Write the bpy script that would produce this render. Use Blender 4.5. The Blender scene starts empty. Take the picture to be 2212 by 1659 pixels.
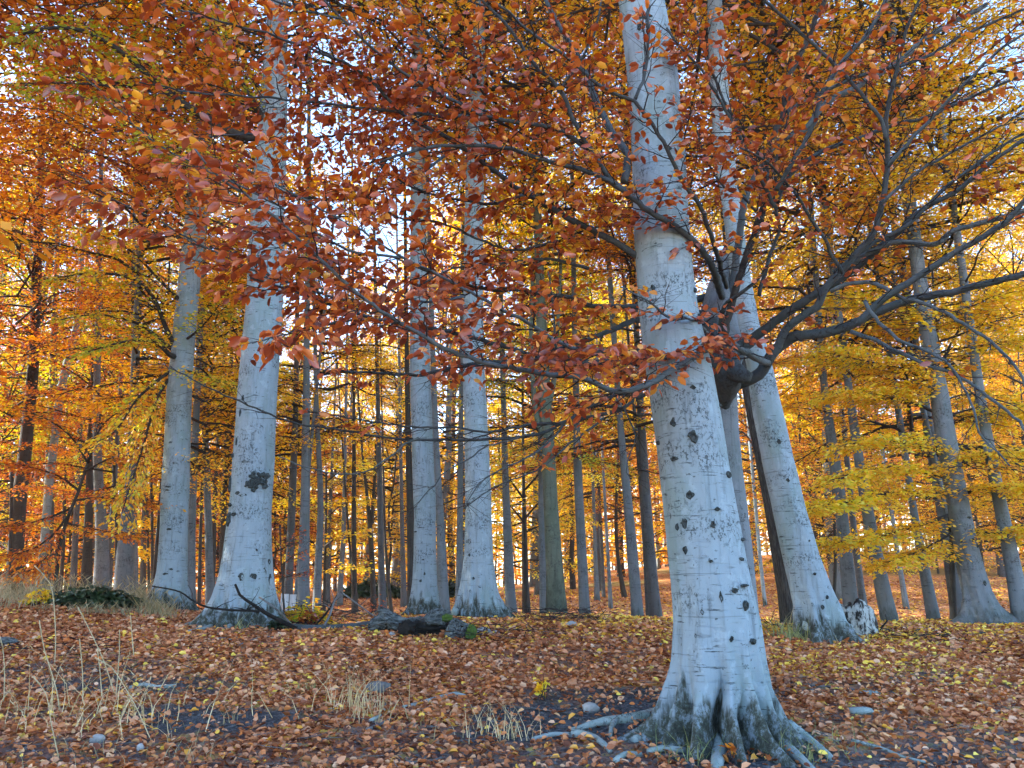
import bpy, math, random
import numpy as np
from mathutils import Vector
rs = np.random.RandomState(11)
random.seed(5)
C = bpy.context.scene.collection
SC = bpy.context.scene
# ------------------------------------------------------------------ camera
F = 1671.0                      # focal length in units of a 2212-wide picture
PITCH = math.radians(15.0)
CAM = np.array([0.0, 0.0, 1.3])
cd = bpy.data.cameras.new('camera'); cam = bpy.data.objects.new('camera', cd); C.objects.link(cam)
cd.sensor_width = 36.0; cd.lens = 36.0 * F / 2212.0; cd.clip_start = 0.1; cd.clip_end = 1500
cam.location = CAM; cam.rotation_euler = (math.pi / 2 + PITCH, 0, 0)
SC.camera = cam
FWD = np.array([0, math.cos(PITCH), math.sin(PITCH)]); UP = np.array([0, -math.sin(PITCH), math.cos(PITCH)])
def ray(px, py):
    return FWD + np.array([1., 0, 0]) * ((px - 1106) / F) + UP * (-(py - 829.5) / F)
def at(px, py, Y):
    d = ray(px, py); return CAM + d * (Y / d[1])
def axd(p): return float(np.dot(np.asarray(p) - CAM, FWD))
# ------------------------------------------------------------------ light
SUN_EL, SUN_AZ = math.radians(30), math.radians(-80)     # azimuth from +Y, negative = left
w = bpy.data.worlds.new('World'); SC.world = w; w.use_nodes = True
nt = w.node_tree; nt.nodes.clear()
sky = nt.nodes.new('ShaderNodeTexSky'); sky.sky_type = 'NISHITA'; sky.sun_disc = False
sky.sun_elevation = SUN_EL; sky.sun_rotation = SUN_AZ; sky.air_density = 1.0; sky.dust_density = 0.4; sky.ozone_density = 2.5
bg = nt.nodes.new('ShaderNodeBackground'); bg.inputs['Strength'].default_value = 0.15
wo = nt.nodes.new('ShaderNodeOutputWorld')
nt.links.new(sky.outputs[0], bg.inputs[0]); nt.links.new(bg.outputs[0], wo.inputs[0])
sd = bpy.data.lights.new('sun', 'SUN'); sun = bpy.data.objects.new('sun', sd); C.objects.link(sun)
sd.energy = 4.0; sd.angle = math.radians(0.5); sd.color = (1.0, 0.9, 0.76)
sdir = Vector((math.sin(SUN_AZ) * math.cos(SUN_EL), math.cos(SUN_AZ) * math.cos(SUN_EL), math.sin(SUN_EL)))
sun.rotation_euler = sdir.to_track_quat('Z', 'Y').to_euler(); sun.location = (-20, 10, 30)
SC.view_settings.view_transform = 'Standard'; SC.view_settings.look = 'None'
SC.view_settings.exposure = 2.6; SC.view_settings.gamma = 1.0
SC.view_settings.use_curve_mapping = False
cy = SC.cycles
SC.render.engine = 'CYCLES'
cy.max_bounces = 6; cy.diffuse_bounces = 4; cy.glossy_bounces = 2; cy.transmission_bounces = 3; cy.transparent_max_bounces = 4
cy.use_denoising = True; cy.use_adaptive_sampling = True; cy.adaptive_threshold = 0.02
cy.caustics_reflective = False; cy.caustics_refractive = False; cy.sample_clamp_indirect = 6.0
# ------------------------------------------------------------------ terrain
def sst(a, b, x):
    t = np.clip((x - a) / (b - a), 0, 1); return t * t * (3 - 2 * t)
LAT = np.random.RandomState(3).rand(256, 256)
def vn(x, y):
    xi = np.floor(x).astype(int); yi = np.floor(y).astype(int); fx = x - xi; fy = y - yi
    fx = fx * fx * (3 - 2 * fx); fy = fy * fy * (3 - 2 * fy)
    g = lambda i, j: LAT[i % 256, j % 256]
    return (g(xi, yi) * (1 - fx) + g(xi + 1, yi) * fx) * (1 - fy) + (g(xi, yi + 1) * (1 - fx) + g(xi + 1, yi + 1) * fx) * fy
def fbm(x, y, o=4):
    s = 0; a = .5
    for k in range(o): s = s + a * (vn(x * 2 ** k + 17 * k, y * 2 ** k + 5 * k) - .5); a *= .5
    return s
def H(x, y):
    x = np.asarray(x, float); y = np.asarray(y, float)
    h = .87 * sst(3.5, 12.5, y) - .23 * sst(14.5, 20, y)
    a = .02 + .055 * sst(-6, 14, x) + .05 * sst(10, 40, x)
    far = np.clip(y - 24, 0, None)
    h = h + a * (60 * (1 - np.exp(-far / 60)))
    h = h - .13 * sst(1, 5, x) * sst(7, 11, y) * (1 - sst(20, 30, y))
    h = h + .28 * sst(-3.5, -9, -(-x)) if False else h + .28 * (1 - sst(-9, -4.0, x)) * sst(9, 14, y) * (1 - sst(22, 32, y))
    h = h + .10 * fbm(x * .5 + 40, y * .5 + 40, 3) + .035 * fbm(x * 2.7 + 9, y * 2.7, 3)
    return h
def hit(px, py, y0=3.0, y1=120):
    ys = np.linspace(y0, y1, 6000); d = ray(px, py)
    P = CAM[None] + d[None] * (ys / d[1])[:, None]
    b = P[:, 2] < H(P[:, 0], P[:, 1])
    return float(ys[np.argmax(b)]) if b.any() else None
def soil_mask(x, y):
    """1 = bare soil, 0 = leaf litter"""
    m = sst(.04, .13, fbm(x * .9 + 3, y * 1.3 + 60, 4)) * .75 * (1 - sst(8.5, 10.5, y))
    for (cx, cy_, rx, ry, a) in SOIL:
        q = ((x - cx) / (rx * 1.0)) ** 2 + ((y - cy_) / (ry * 1.3)) ** 2 + 2.2 * fbm(x * 1.6 + 7, y * 1.6 + 3, 3)
        m = np.maximum(m, a * (1 - sst(.6, 1.3, q)))
    return m
def gp(px, py):
    y = hit(px, py); p = at(px, py, y); return p
SOIL = []
for (px, py, rx, ry, a) in [(430, 1545, 1.0, .35, 1), (330, 1480, 1.1, .30, .9), (1330, 1560, 1.3, .6, 1), (1400, 1500, 1.2, .35, .95), (1850, 1640, 1.1, .35, .9), (1900, 1560, .6, .35, .7),
                            (900, 1600, .9, .35, .6), (640, 1640, .8, .2, .6), (1560, 1600, 1.0, .6, 1), (2150, 1600, .5, .3, .8), (1120, 1640, .9, .25, .8), (150, 1630, .9, .2, .7), (1760, 1480, .7, .3, .6)]:
    g_ = gp(px, py); SOIL.append((g_[0], g_[1], rx, ry, a))
# ------------------------------------------------------------------ object helpers
def link(o, parent=None):
    C.objects.link(o)
    if parent is not None: o.parent = parent
    return o
def mesh_np(name, V, faces, attrs=None, smooth=False):
    """V (n,3); faces list of arrays (k, m) with the same m in each"""
    me = bpy.data.meshes.new(name)
    V = np.ascontiguousarray(V, dtype=np.float32)
    me.vertices.add(len(V)); me.vertices.foreach_set('co', V.ravel())
    fl = [np.asarray(f, dtype=np.int32) for f in faces if len(f)]
    nl = sum(f.size for f in fl); npoly = sum(len(f) for f in fl)
    me.loops.add(nl); me.polygons.add(npoly)
    me.loops.foreach_set('vertex_index', np.concatenate([f.ravel() for f in fl]))
    st = []; s = 0
    for f in fl:
        st.append(s + np.arange(len(f)) * f.shape[1]); s += f.size
    me.polygons.foreach_set('loop_start', np.concatenate(st).astype(np.int32))
    me.update(calc_edges=True)
    if attrs:
        for k, v in attrs.items():
            a = me.attributes.new(k, 'FLOAT', 'FACE' if len(v) == npoly and len(v) != len(V) else 'POINT'); a.data.foreach_set('value', np.asarray(v, dtype=np.float32))
    if smooth: me.polygons.foreach_set('use_smooth', np.ones(npoly, dtype=bool))
    return me
def mobj(name, me, mat, parent=None, origin=None):
    o = bpy.data.objects.new(name, me)
    if mat is not None and not me.materials: me.materials.append(mat)
    link(o, parent); return o
def root(name, loc, label, cat, group=None):
    o = bpy.data.objects.new(name, None); o.empty_display_size = .2
    o.location = [float(v) for v in loc]; o['label'] = label; o['category'] = cat
    if group: o['group'] = group
    return link(o)
class MB:
    """collects tubes"""
    def __init__(s): s.V = []; s.Fq = []; s.Ft = []; s.n = 0
    def raw(s, V, Fq=None, Ft=None):
        s.V.append(np.asarray(V, float))
        if Fq is not None and len(Fq): s.Fq.append(np.asarray(Fq) + s.n)
        if Ft is not None and len(Ft): s.Ft.append(np.asarray(Ft) + s.n)
        s.n += len(V)
    def tube(s, P, R, n=6, cap=True, wob=0, seed=0):
        P = np.asarray(P, float); R = np.asarray(R, float); m = len(P)
        T = np.gradient(P, axis=0); T /= np.linalg.norm(T, axis=1)[:, None] + 1e-9
        ref = np.array([0, 0, 1.]) if abs(T[0][2]) < .8 else np.array([0, 1., 0])
        A = np.cross(T, ref); A /= np.linalg.norm(A, axis=1)[:, None] + 1e-9
        B = np.cross(T, A)
        th = np.arange(n) / n * 2 * math.pi
        RR = R[:, None] * np.ones((1, n))
        if wob:
            r2 = np.random.RandomState(seed); RR = RR * (1 + wob * (r2.rand(m, n) - .5))
        V = P[:, None] + RR[..., None] * (A[:, None] * np.cos(th)[None, :, None] + B[:, None] * np.sin(th)[None, :, None])
        V = V.reshape(-1, 3)
        i = np.arange(m - 1)[:, None] * n; j = np.arange(n)[None]; k = (j + 1) % n
        Fq = np.stack([i + j, i + k, i + n + k, i + n + j], -1).reshape(-1, 4)
        Ft = []
        if cap:
            V = np.vstack([V, P[0], P[-1]]); a = m * n
            Ft = [(a, (q + 1) % n, q) for q in range(n)] + [(a + 1, (m - 1) * n + q, (m - 1) * n + (q + 1) % n) for q in range(n)]
        s.raw(V, Fq, Ft)
    def twigs(s, A, B, ra, rb):
        """many 3-sided tapered prisms, A,B (k,3)"""
        A = np.asarray(A); B = np.asarray(B); k = len(A)
        if not k: return
        T = B - A; T /= np.linalg.norm(T, axis=1)[:, None] + 1e-9
        S = np.cross(T, np.array([.13, .21, .97])); S /= np.linalg.norm(S, axis=1)[:, None] + 1e-9
        U = np.cross(T, S); V = np.zeros((k, 6, 3))
        ra = np.broadcast_to(ra, (k,))[:, None]; rb = np.broadcast_to(rb, (k,))[:, None]
        for q in range(3):
            a = q * 2.0944; o = S * math.cos(a) + U * math.sin(a)
            V[:, q] = A + o * ra; V[:, 3 + q] = B + o * rb
        b = (np.arange(k) * 6)[:, None]
        Fq = np.vstack([b + np.array([[q, (q + 1) % 3, 3 + (q + 1) % 3, 3 + q]]) for q in range(3)])
        s.raw(V.reshape(-1, 3), Fq)
    def build(s, name, mat, parent=None, smooth=True, kind=None):
        if not s.V: return None
        V = np.vstack(s.V)
        if parent is not None: V = V - np.array(parent.location)
        fs = []
        if s.Fq: fs.append(np.vstack(s.Fq))
        if s.Ft: fs.append(np.vstack(s.Ft))
        me = mesh_np(name, V, fs, smooth=smooth)
        o = mobj(name, me, mat, parent)
        if kind: o['kind'] = kind
        return o
def resample(P, step):
    P = np.asarray(P, float)
    # Catmull-Rom smoothing
    Q = np.vstack([2 * P[0] - P[1], P, 2 * P[-1] - P[-2]]); out = []
    for i in range(1, len(Q) - 2):
        p0, p1, p2, p3 = Q[i - 1], Q[i], Q[i + 1], Q[i + 2]
        L = np.linalg.norm((p2 - p1)[:3]); n = max(1, int(L / step))
        t = (np.arange(n) / n)[:, None]
        out.append(.5 * (2 * p1 + (p2 - p0) * t + (2 * p0 - 5 * p1 + 4 * p2 - p3) * t ** 2 + (3 * p1 - p0 - 3 * p2 + p3) * t ** 3))
    out.append(P[-1:]); return np.vstack(out)
# ------------------------------------------------------------------ materials
def newmat(name):
    m = bpy.data.materials.new(name); m.use_nodes = True; m.node_tree.nodes.clear()
    return m, m.node_tree.nodes, m.node_tree.links
def nd(N, t, **kw):
    n = N.new(t)
    for k, v in kw.items():
        if k in n.inputs: n.inputs[k].default_value = v
        else: setattr(n, k, v)
    return n
def ramp(N, stops, interp='LINEAR'):
    r = N.new('ShaderNodeValToRGB'); r.color_ramp.interpolation = interp
    e = r.color_ramp.elements
    while len(e) < len(stops): e.new(.5)
    for el, (p, c) in zip(e, stops): el.position = p; el.color = (*c, 1) if len(c) == 3 else c
    return r
def leaf_mat(name, stops, trans=.45, patch=.35, scale=.6, interp='LINEAR', gloss=.06, tgain=1.15):
    m, N, L = newmat(name)
    at_ = nd(N, 'ShaderNodeAttribute', attribute_name='rnd')
    tc = N.new('ShaderNodeTexCoord'); no = nd(N, 'ShaderNodeTexNoise', Scale=scale, Detail=2.0)
    L.new(tc.outputs['Object'], no.inputs['Vector'])
    mm = nd(N, 'ShaderNodeMapRange'); mm.inputs[1].default_value = .3; mm.inputs[2].default_value = .7; mm.inputs[3].default_value = -patch; mm.inputs[4].default_value = patch
    L.new(no.outputs[0], mm.inputs[0])
    ad = nd(N, 'ShaderNodeMath', operation='ADD'); L.new(at_.outputs['Fac'], ad.inputs[0]); L.new(mm.outputs[0], ad.inputs[1])
    r = ramp(N, stops, interp); L.new(ad.outputs[0], r.inputs[0])
    d = N.new('ShaderNodeBsdfDiffuse'); t = N.new('ShaderNodeBsdfTranslucent'); g = nd(N, 'ShaderNodeBsdfGlossy', Roughness=.45)
    L.new(r.outputs[0], d.inputs[0])
    sat = nd(N, 'ShaderNodeHueSaturation', Saturation=1.1, Value=tgain); L.new(r.outputs[0], sat.inputs['Color']); L.new(sat.outputs[0], t.inputs[0])
    mx = nd(N, 'ShaderNodeMixShader', Fac=trans); L.new(d.outputs[0], mx.inputs[1]); L.new(t.outputs[0], mx.inputs[2])
    mg = nd(N, 'ShaderNodeMixShader', Fac=gloss); L.new(mx.outputs[0], mg.inputs[1]); L.new(g.outputs[0], mg.inputs[2])
    o = N.new('ShaderNodeOutputMaterial'); L.new(mg.outputs[0], o.inputs[0]); return m
def bark_mat(name, pale, dark, marks=.5, moss=.5, fine=1.0, mossh=.5, rough=.85, grey=0.5):
    m, N, L = newmat(name)
    tc = N.new('ShaderNodeTexCoord')
    def noise(sc, scale, det=4, rgh=.6):
        mp = N.new('ShaderNodeMapping'); mp.inputs['Scale'].default_value = sc; L.new(tc.outputs['Object'], mp.inputs[0])
        n = nd(N, 'ShaderNodeTexNoise', Scale=scale, Detail=det, Roughness=rgh); L.new(mp.outputs[0], n.inputs['Vector']); return n
    def mr(src, a, b, c=0, d=1):
        x = N.new('ShaderNodeMapRange'); x.interpolation_type = 'SMOOTHSTEP'
        for i, v in enumerate((a, b, c, d)): x.inputs[i + 1].default_value = v
        L.new(src, x.inputs[0]); return x.outputs[0]
    def mix(a, b, f, bt='MIX'):
        x = nd(N, 'ShaderNodeMix', data_type='RGBA', blend_type=bt)
        for s, v in ((6, a), (7, b)):
            if isinstance(v, tuple): x.inputs[s].default_value = (*v, 1)
            else: L.new(v, x.inputs[s])
        if isinstance(f, float): x.inputs[0].default_value = f
        else: L.new(f, x.inputs[0])
        return x.outputs[2]
    def mul(a, b):
        x = nd(N, 'ShaderNodeMath', operation='MULTIPLY')
        for i, v in enumerate((a, b)):
            if isinstance(v, float): x.inputs[i].default_value = v
            else: L.new(v, x.inputs[i])
        return x.outputs[0]
    big = noise((1, 1, .5), 2.2 * fine, 5); vert = noise((14, 14, 1.2), 1.5 * fine, 5, .65); hor = noise((2.2, 2.2, 26), 2.0 * fine, 4, .7)
    spot = noise((1, 1, 1.3), 13 * fine, 4, .7); ringn = noise((.8, .8, 30), 1.0 * fine, 3, .6)
    p2 = tuple(v * .52 for v in pale); p3 = (pale[0] * .72, pale[1] * .80, pale[2] * .70)
    c = mix(pale, p2, mr(vert.outputs[0], .48, .78))
    c = mix(c, p3, mul(mr(big.outputs[0], .45, .68), .75))
    lf = mr(noise((1, 1, 1), 3.3 * fine, 2).outputs[0], .46, .62)
    c = mix(c, dark, mul(mul(mr(hor.outputs[0], .575, .63), lf), float(marks * 1.3 if marks < .7 else .92)))
    c = mix(c, dark, mul(mr(ringn.outputs[0], .64, .70), float(marks * .5)))
    c = mix(c, dark, mul(mr(spot.outputs[0], .62, .67), float(marks)))
    sx = N.new('ShaderNodeSeparateXYZ'); L.new(tc.outputs['Object'], sx.inputs[0])
    wv = noise((7, 7, .9), 1.3, 4, .6)
    zz = nd(N, 'ShaderNodeMath', operation='MULTIPLY_ADD'); L.new(wv.outputs[0], zz.inputs[0]); zz.inputs[1].default_value = 1.5 * mossh; L.new(sx.outputs[2], zz.inputs[2])
    stain = noise((2, 2, 1.4), 7.0, 6, .8)
    hz = mr(zz.outputs[0], mossh * 1.25, mossh * 1.0, 0, 1)
    sr = ramp(N, [(.36, (.016, .02, .018)), (.50, (.05, .062, .05)), (.62, tuple(v * .75 for v in pale))]); L.new(stain.outputs[0], sr.inputs[0])
    scf = noise((1.2, 1.2, 2.0), 1.1, 3, .5); grain = noise((9, 9, 6), 4.0, 5, .8)
    c = mix(c, dark, mul(mul(mr(scf.outputs[0], .50, .62), mr(grain.outputs[0], .51, .58)), .8))
    c = mix(c, tuple(min(1, v * 1.22) for v in pale), mul(mr(noise((1, 1, .8), 7.0, 4, .7).outputs[0], .56, .64), .6))
    c = mix(c, sr.outputs[0], mul(hz, float(moss)))
    b = nd(N, 'ShaderNodeBsdfPrincipled', Roughness=rough); b.inputs['Specular IOR Level'].default_value = .25
    L.new(c, b.inputs['Base Color'])
    hm = nd(N, 'ShaderNodeMath', operation='ADD'); L.new(mul(vert.outputs[0], .6), hm.inputs[0]); L.new(mul(mr(hor.outputs[0], .55, .68), -.5), hm.inputs[1])
    h2 = nd(N, 'ShaderNodeMath', operation='ADD'); L.new(hm.outputs[0], h2.inputs[0]); L.new(mul(spot.outputs[0], .5), h2.inputs[1])
    bp = nd(N, 'ShaderNodeBump', Strength=.55, Distance=.012); L.new(h2.outputs[0], bp.inputs['Height']); L.new(bp.outputs[0], b.inputs['Normal'])
    o = N.new('ShaderNodeOutputMaterial'); L.new(b.outputs[0], o.inputs[0]); return m
def plain(name, c1, c2=None, scale=8, rough=.85, bump=.3, stretch=(1, 1, 1), thr=(.35, .65), bd=.01):
    m, N, L = newmat(name)
    tc = N.new('ShaderNodeTexCoord'); mp = N.new('ShaderNodeMapping'); mp.inputs['Scale'].default_value = stretch
    L.new(tc.outputs['Object'], mp.inputs[0]); n = nd(N, 'ShaderNodeTexNoise', Scale=scale, Detail=5.0, Roughness=.65); L.new(mp.outputs[0], n.inputs['Vector'])
    r = ramp(N, [(thr[0], c1), (thr[1], c2 or tuple(v * .6 for v in c1))]); L.new(n.outputs[0], r.inputs[0])
    b = nd(N, 'ShaderNodeBsdfPrincipled', Roughness=rough); b.inputs['Specular IOR Level'].default_value = .25; L.new(r.outputs[0], b.inputs['Base Color'])
    bp = nd(N, 'ShaderNodeBump', Strength=bump, Distance=bd); L.new(n.outputs[0], bp.inputs['Height']); L.new(bp.outputs[0], b.inputs['Normal'])
    o = N.new('ShaderNodeOutputMaterial'); L.new(b.outputs[0], o.inputs[0]); return m
M = {}
M['pale'] = bark_mat('beech_bark_pale', (.235, .31, .365), (.022, .03, .034), marks=.72, moss=1.0, mossh=.66)
M['mid'] = bark_mat('beech_bark_grey', (.15, .178, .205), (.026, .03, .034), marks=.5, moss=.5, mossh=.5)  # grey and dull copies carry the canopy shade of the back trunks in colour
M['grey'] = bark_mat('beech_bark_dull', (.105, .115, .13), (.02, .022, .024), marks=.5, moss=.3, mossh=.4)
M['green'] = bark_mat('beech_bark_mossy', (.12, .15, .12), (.04, .05, .045), marks=.6, moss=.6, mossh=2.5)
M['dark'] = bark_mat('bark_dark', (.055, .052, .05), (.015, .015, .015), marks=.8, moss=.3)
M['oak'] = plain('bark_furrowed', (.07, .068, .066), (.018, .018, .018), 6, stretch=(7, 7, .9), bump=1, bd=.03, thr=(.38, .58))
M['limb'] = bark_mat('limb_bark', (.055, .069, .080), (.02, .02, .02), marks=.7, moss=.0, fine=2.2)  # limb barks darkened to hold the shade of backlit undersides
M['limbl'] = bark_mat('limb_bark_light', (.075, .09, .10), (.015, .015, .015), marks=.7, moss=.0, fine=2.2)
M['twig'] = plain('twig_bark', (.035, .031, .036), (.016, .015, .016), 20)
M['twigd'] = plain('twig_bark_dark', (.045, .04, .036), (.025, .022, .02), 20)
RUST = [(0, (.21, .036, .013)), (.3, (.40, .072, .018)), (.6, (.56, .125, .026)), (.85, (.70, .22, .04)), (1, (.88, .46, .06))]
ORAN = [(0, (.38, .08, .018)), (.3, (.62, .18, .025)), (.6, (.82, .31, .03)), (1, (.92, .50, .04))]
GOLD = [(0, (.74, .28, .02)), (.3, (.90, .46, .03)), (.6, (.95, .62, .04)), (1, (.92, .72, .06))]
YELO = [(0, (.86, .46, .03)), (.4, (.97, .70, .05)), (.8, (.97, .84, .09)), (1, (.80, .82, .10))]
OLIV = [(0, (.80, .38, .03)), (.35, (.84, .60, .04)), (.7, (.62, .62, .05)), (1, (.32, .44, .05))]
M['rust'] = leaf_mat('leaf_rust', RUST, trans=.45, patch=.26, scale=.9, gloss=.09)
M['oran'] = leaf_mat('leaf_orange', ORAN); M['gold'] = leaf_mat('leaf_gold', GOLD, patch=.28)
M['goly'] = leaf_mat('leaf_gold_yellow', [(0, (.82, .40, .025)), (.35, (.93, .60, .04)), (.7, (.90, .70, .06)), (1, (.70, .66, .08))], patch=.3)
M['yelo'] = leaf_mat('leaf_yellow', YELO); M['oliv'] = leaf_mat('leaf_olive', OLIV, patch=.45, scale=.45)
LIT = [(0, (.12, .04, .022)), (.16, (.30, .10, .04)), (.34, (.46, .17, .065)), (.5, (.58, .30, .17)), (.64, (.60, .20, .05)), (.78, (.74, .50, .34)), (.88, (.80, .40, .05)), (1, (.88, .68, .12))]
M['litter'] = leaf_mat('fallen_leaf', LIT, trans=.12, patch=.12, scale=.35, gloss=.03)
M['green'] = M['green']
M['ivy'] = leaf_mat('leaf_green', [(0, (.02, .045, .018)), (1, (.05, .10, .035))], trans=.3, gloss=.12)
M['grassd'] = leaf_mat('grass_dry', [(0, (.20, .19, .10)), (.5, (.34, .29, .15)), (1, (.52, .44, .27))], trans=.3, gloss=.05)
M['grasss'] = leaf_mat('grass_straw', [(0, (.42, .34, .17)), (1, (.74, .62, .36))], trans=.25, gloss=.05)
M['grassg'] = leaf_mat('grass_green', [(0, (.12, .18, .05)), (1, (.36, .36, .14))], trans=.3, gloss=.05)
M['straw'] = plain('straw', (.52, .46, .30), (.40, .34, .20), 12)
M['wood'] = plain('weathered_wood', (.17, .20, .21), (.012, .014, .014), 7, stretch=(1, 5, 5), bump=.9, bd=.03)
M['stumpw'] = plain('stump_wood', (.34, .38, .38), (.015, .015, .015), 9, stretch=(1.3, 1.3, .8), bump=1, bd=.04, thr=(.44, .54))
M['charred'] = plain('dark_wood', (.018, .017, .017), (.005, .005, .005), 9, bump=.9, bd=.03)
M['moss'] = plain('moss', (.07, .13, .02), (.03, .06, .015), 25, bump=.8)
M['stone'] = plain('pale_stone', (.36, .38, .39), (.2, .21, .21), 9)
M['stick'] = plain('grey_stick', (.17, .18, .19), (.07, .07, .07), 14)
M['white'] = plain('white_board', (.6, .64, .68), (.5, .53, .56), 5)
M['knot'] = plain('knot_bark', (.07, .09, .095), (.012, .015, .016), 45, bump=.8)
M['root'] = bark_mat('root_bark', (.25, .32, .33), (.04, .05, .045), marks=.6, moss=.0, fine=2)
# ground
def ground_mat():
    m, N, L = newmat('forest_floor_mat')
    tc = N.new('ShaderNodeTexCoord')
    vo = nd(N, 'ShaderNodeTexVoronoi', Scale=13.0); L.new(tc.outputs['Object'], vo.inputs['Vector'])
    sp = N.new('ShaderNodeSeparateColor'); L.new(vo.outputs['Color'], sp.inputs[0])
    r = ramp(N, [(p, tuple(v * .95 for v in c)) for p, c in LIT]); L.new(sp.outputs[0], r.inputs[0])
    n1 = nd(N, 'ShaderNodeTexNoise', Scale=22.0, Detail=6.0, Roughness=.7); L.new(tc.outputs['Object'], n1.inputs['Vector'])
    v2 = nd(N, 'ShaderNodeTexVoronoi', Scale=45.0); L.new(tc.outputs['Object'], v2.inputs['Vector'])
    soil = ramp(N, [(.3, (.02, .024, .028)), (.5, (.06, .068, .078)), (.7, (.15, .165, .185))]); L.new(n1.outputs[0], soil.inputs[0])
    mc = nd(N, 'ShaderNodeMix', data_type='RGBA'); 
    a = nd(N, 'ShaderNodeAttribute', attribute_name='soil')
    L.new(a.outputs['Fac'], mc.inputs[0]); L.new(r.outputs[0], mc.inputs[6]); L.new(soil.outputs[0], mc.inputs[7])
    ag = nd(N, 'ShaderNodeAttribute', attribute_name='green')
    mg = nd(N, 'ShaderNodeMix', data_type='RGBA'); L.new(ag.outputs['Fac'], mg.inputs[0]); L.new(mc.outputs[2], mg.inputs[6]); mg.inputs[7].default_value = (.13, .13, .045, 1)
    b = nd(N, 'ShaderNodeBsdfPrincipled', Roughness=.9); b.inputs['Specular IOR Level'].default_value = .2; L.new(mg.outputs[2], b.inputs['Base Color'])
    h = nd(N, 'ShaderNodeMath', operation='ADD'); L.new(n1.outputs[0], h.inputs[0]); L.new(v2.outputs['Distance'], h.inputs[1])
    bp = nd(N, 'ShaderNodeBump', Strength=.8, Distance=.02); L.new(h.outputs[0], bp.inputs['Height']); L.new(bp.outputs[0], b.inputs['Normal'])
    o = N.new('ShaderNodeOutputMaterial'); L.new(b.outputs[0], o.inputs[0]); return m
M['ground'] = ground_mat()
def build_ground():
    xs = np.concatenate([np.linspace(-420, -60, 14), np.linspace(-52, -12, 30), np.linspace(-11, 11, 230), np.linspace(12, 52, 30), np.linspace(60, 420, 14)])
    ys = np.concatenate([np.linspace(-200, -10, 8), np.linspace(-6, 4, 14), np.linspace(4.2, 15, 190), np.linspace(15.3, 40, 70), np.linspace(41, 100, 40), np.linspace(110, 500, 16)])
    X, Y = np.meshgrid(xs, ys); Z = H(X, Y)
    s = soil_mask(X, Y)
    Z = Z + (.02 * fbm(X * 9, Y * 9, 3) + .012 * fbm(X * 25, Y * 25, 2)) * (np.abs(X) < 12) * (Y < 16) - .015 * s
    n = len(xs); m = len(ys)
    i = (np.arange(m - 1) * n)[:, None]; j = np.arange(n - 1)[None]
    Fq = np.stack([i + j, i + j + 1, i + n + j + 1, i + n + j], -1).reshape(-1, 4)
    gr = sst(.05, .2, fbm(X * .15 + 50, Y * .15, 3)) * sst(24, 34, Y) * .8
    me = mesh_np('ground', np.stack([X.ravel(), Y.ravel(), Z.ravel()], 1), [Fq], {'soil': s.ravel(), 'green': gr.ravel()}, smooth=True)
    o = mobj('ground', me, M['ground']); o['kind'] = 'structure'; o['label'] = 'forest floor covered in brown fallen leaves'; return o
ground = build_ground()
# ------------------------------------------------------------------ leaves
def unit(v): return v / (np.linalg.norm(v, axis=-1, keepdims=True) + 1e-9)
def leaf_verts(P, D, Nn, Ls, near=True, wid=.6, fold=.22, curl=.1):
    D = unit(D); S = unit(np.cross(Nn, D)); U = np.cross(D, S); L_ = np.asarray(Ls)[:, None]
    W = L_ * wid * .5; k = len(P)
    if near:
        V = np.empty((k, 6, 3)); f = W * fold
        V[:, 0] = P; V[:, 3] = P + D * L_ - U * L_ * curl
        V[:, 1] = P + D * L_ * .27 + S * W * .92 + U * f; V[:, 5] = P + D * L_ * .27 - S * W * .92 + U * f
        V[:, 2] = P + D * L_ * .68 + S * W * .86 + U * (f - L_ * curl * .4); V[:, 4] = P + D * L_ * .68 - S * W * .86 + U * (f - L_ * curl * .4)
        b = (np.arange(k) * 6)[:, None]
        Fq = np.concatenate([b + np.array([[0, 1, 2, 3]]), b + np.array([[0, 3, 4, 5]])], 1).reshape(-1, 4)
    else:
        V = np.empty((k, 4, 3)); V[:, 0] = P; V[:, 2] = P + D * L_; V[:, 1] = P + D * L_ * .5 + S * W + U * W * fold; V[:, 3] = P + D * L_ * .5 - S * W
        Fq = (np.arange(k) * 4)[:, None] + np.array([[0, 1, 2, 3]])
    return V.reshape(-1, 3), Fq
class LB:
    def __init__(s, near=True, r=None): s.P = []; s.D = []; s.N = []; s.L = []; s.near = near; s.R = []
    def add(s, P, D, N, L, R=None):
        s.P.append(P); s.D.append(D); s.N.append(N); s.L.append(L); s.R.append(np.random.RandomState(len(s.P)).rand(len(P)) if R is None else R)
    def arrays(s): return [np.concatenate(q) for q in (s.P, s.D, s.N, s.L, s.R)]
    def build(s, name, mat, parent, kind='stuff', arr=None, **kw):
        if not s.P: return None
        P, D, N, L, R = arr if arr is not None else s.arrays()
        V, Fq = leaf_verts(P, D, N, L, s.near, **kw)
        V = V - np.array(parent.location)
        me = mesh_np(name, V, [Fq], {'rnd': np.repeat(R, 2) if s.near else R})
        o = mobj(name, me, mat, parent)
        if kind: o['kind'] = kind
        return o
UPV = np.array([0, 0, 1.])
def rotz(D, a):
    c, s_ = np.cos(a), np.sin(a); o = D.copy(); o[:, 0] = D[:, 0] * c - D[:, 1] * s_; o[:, 1] = D[:, 0] * s_ + D[:, 1] * c; return o
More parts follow.
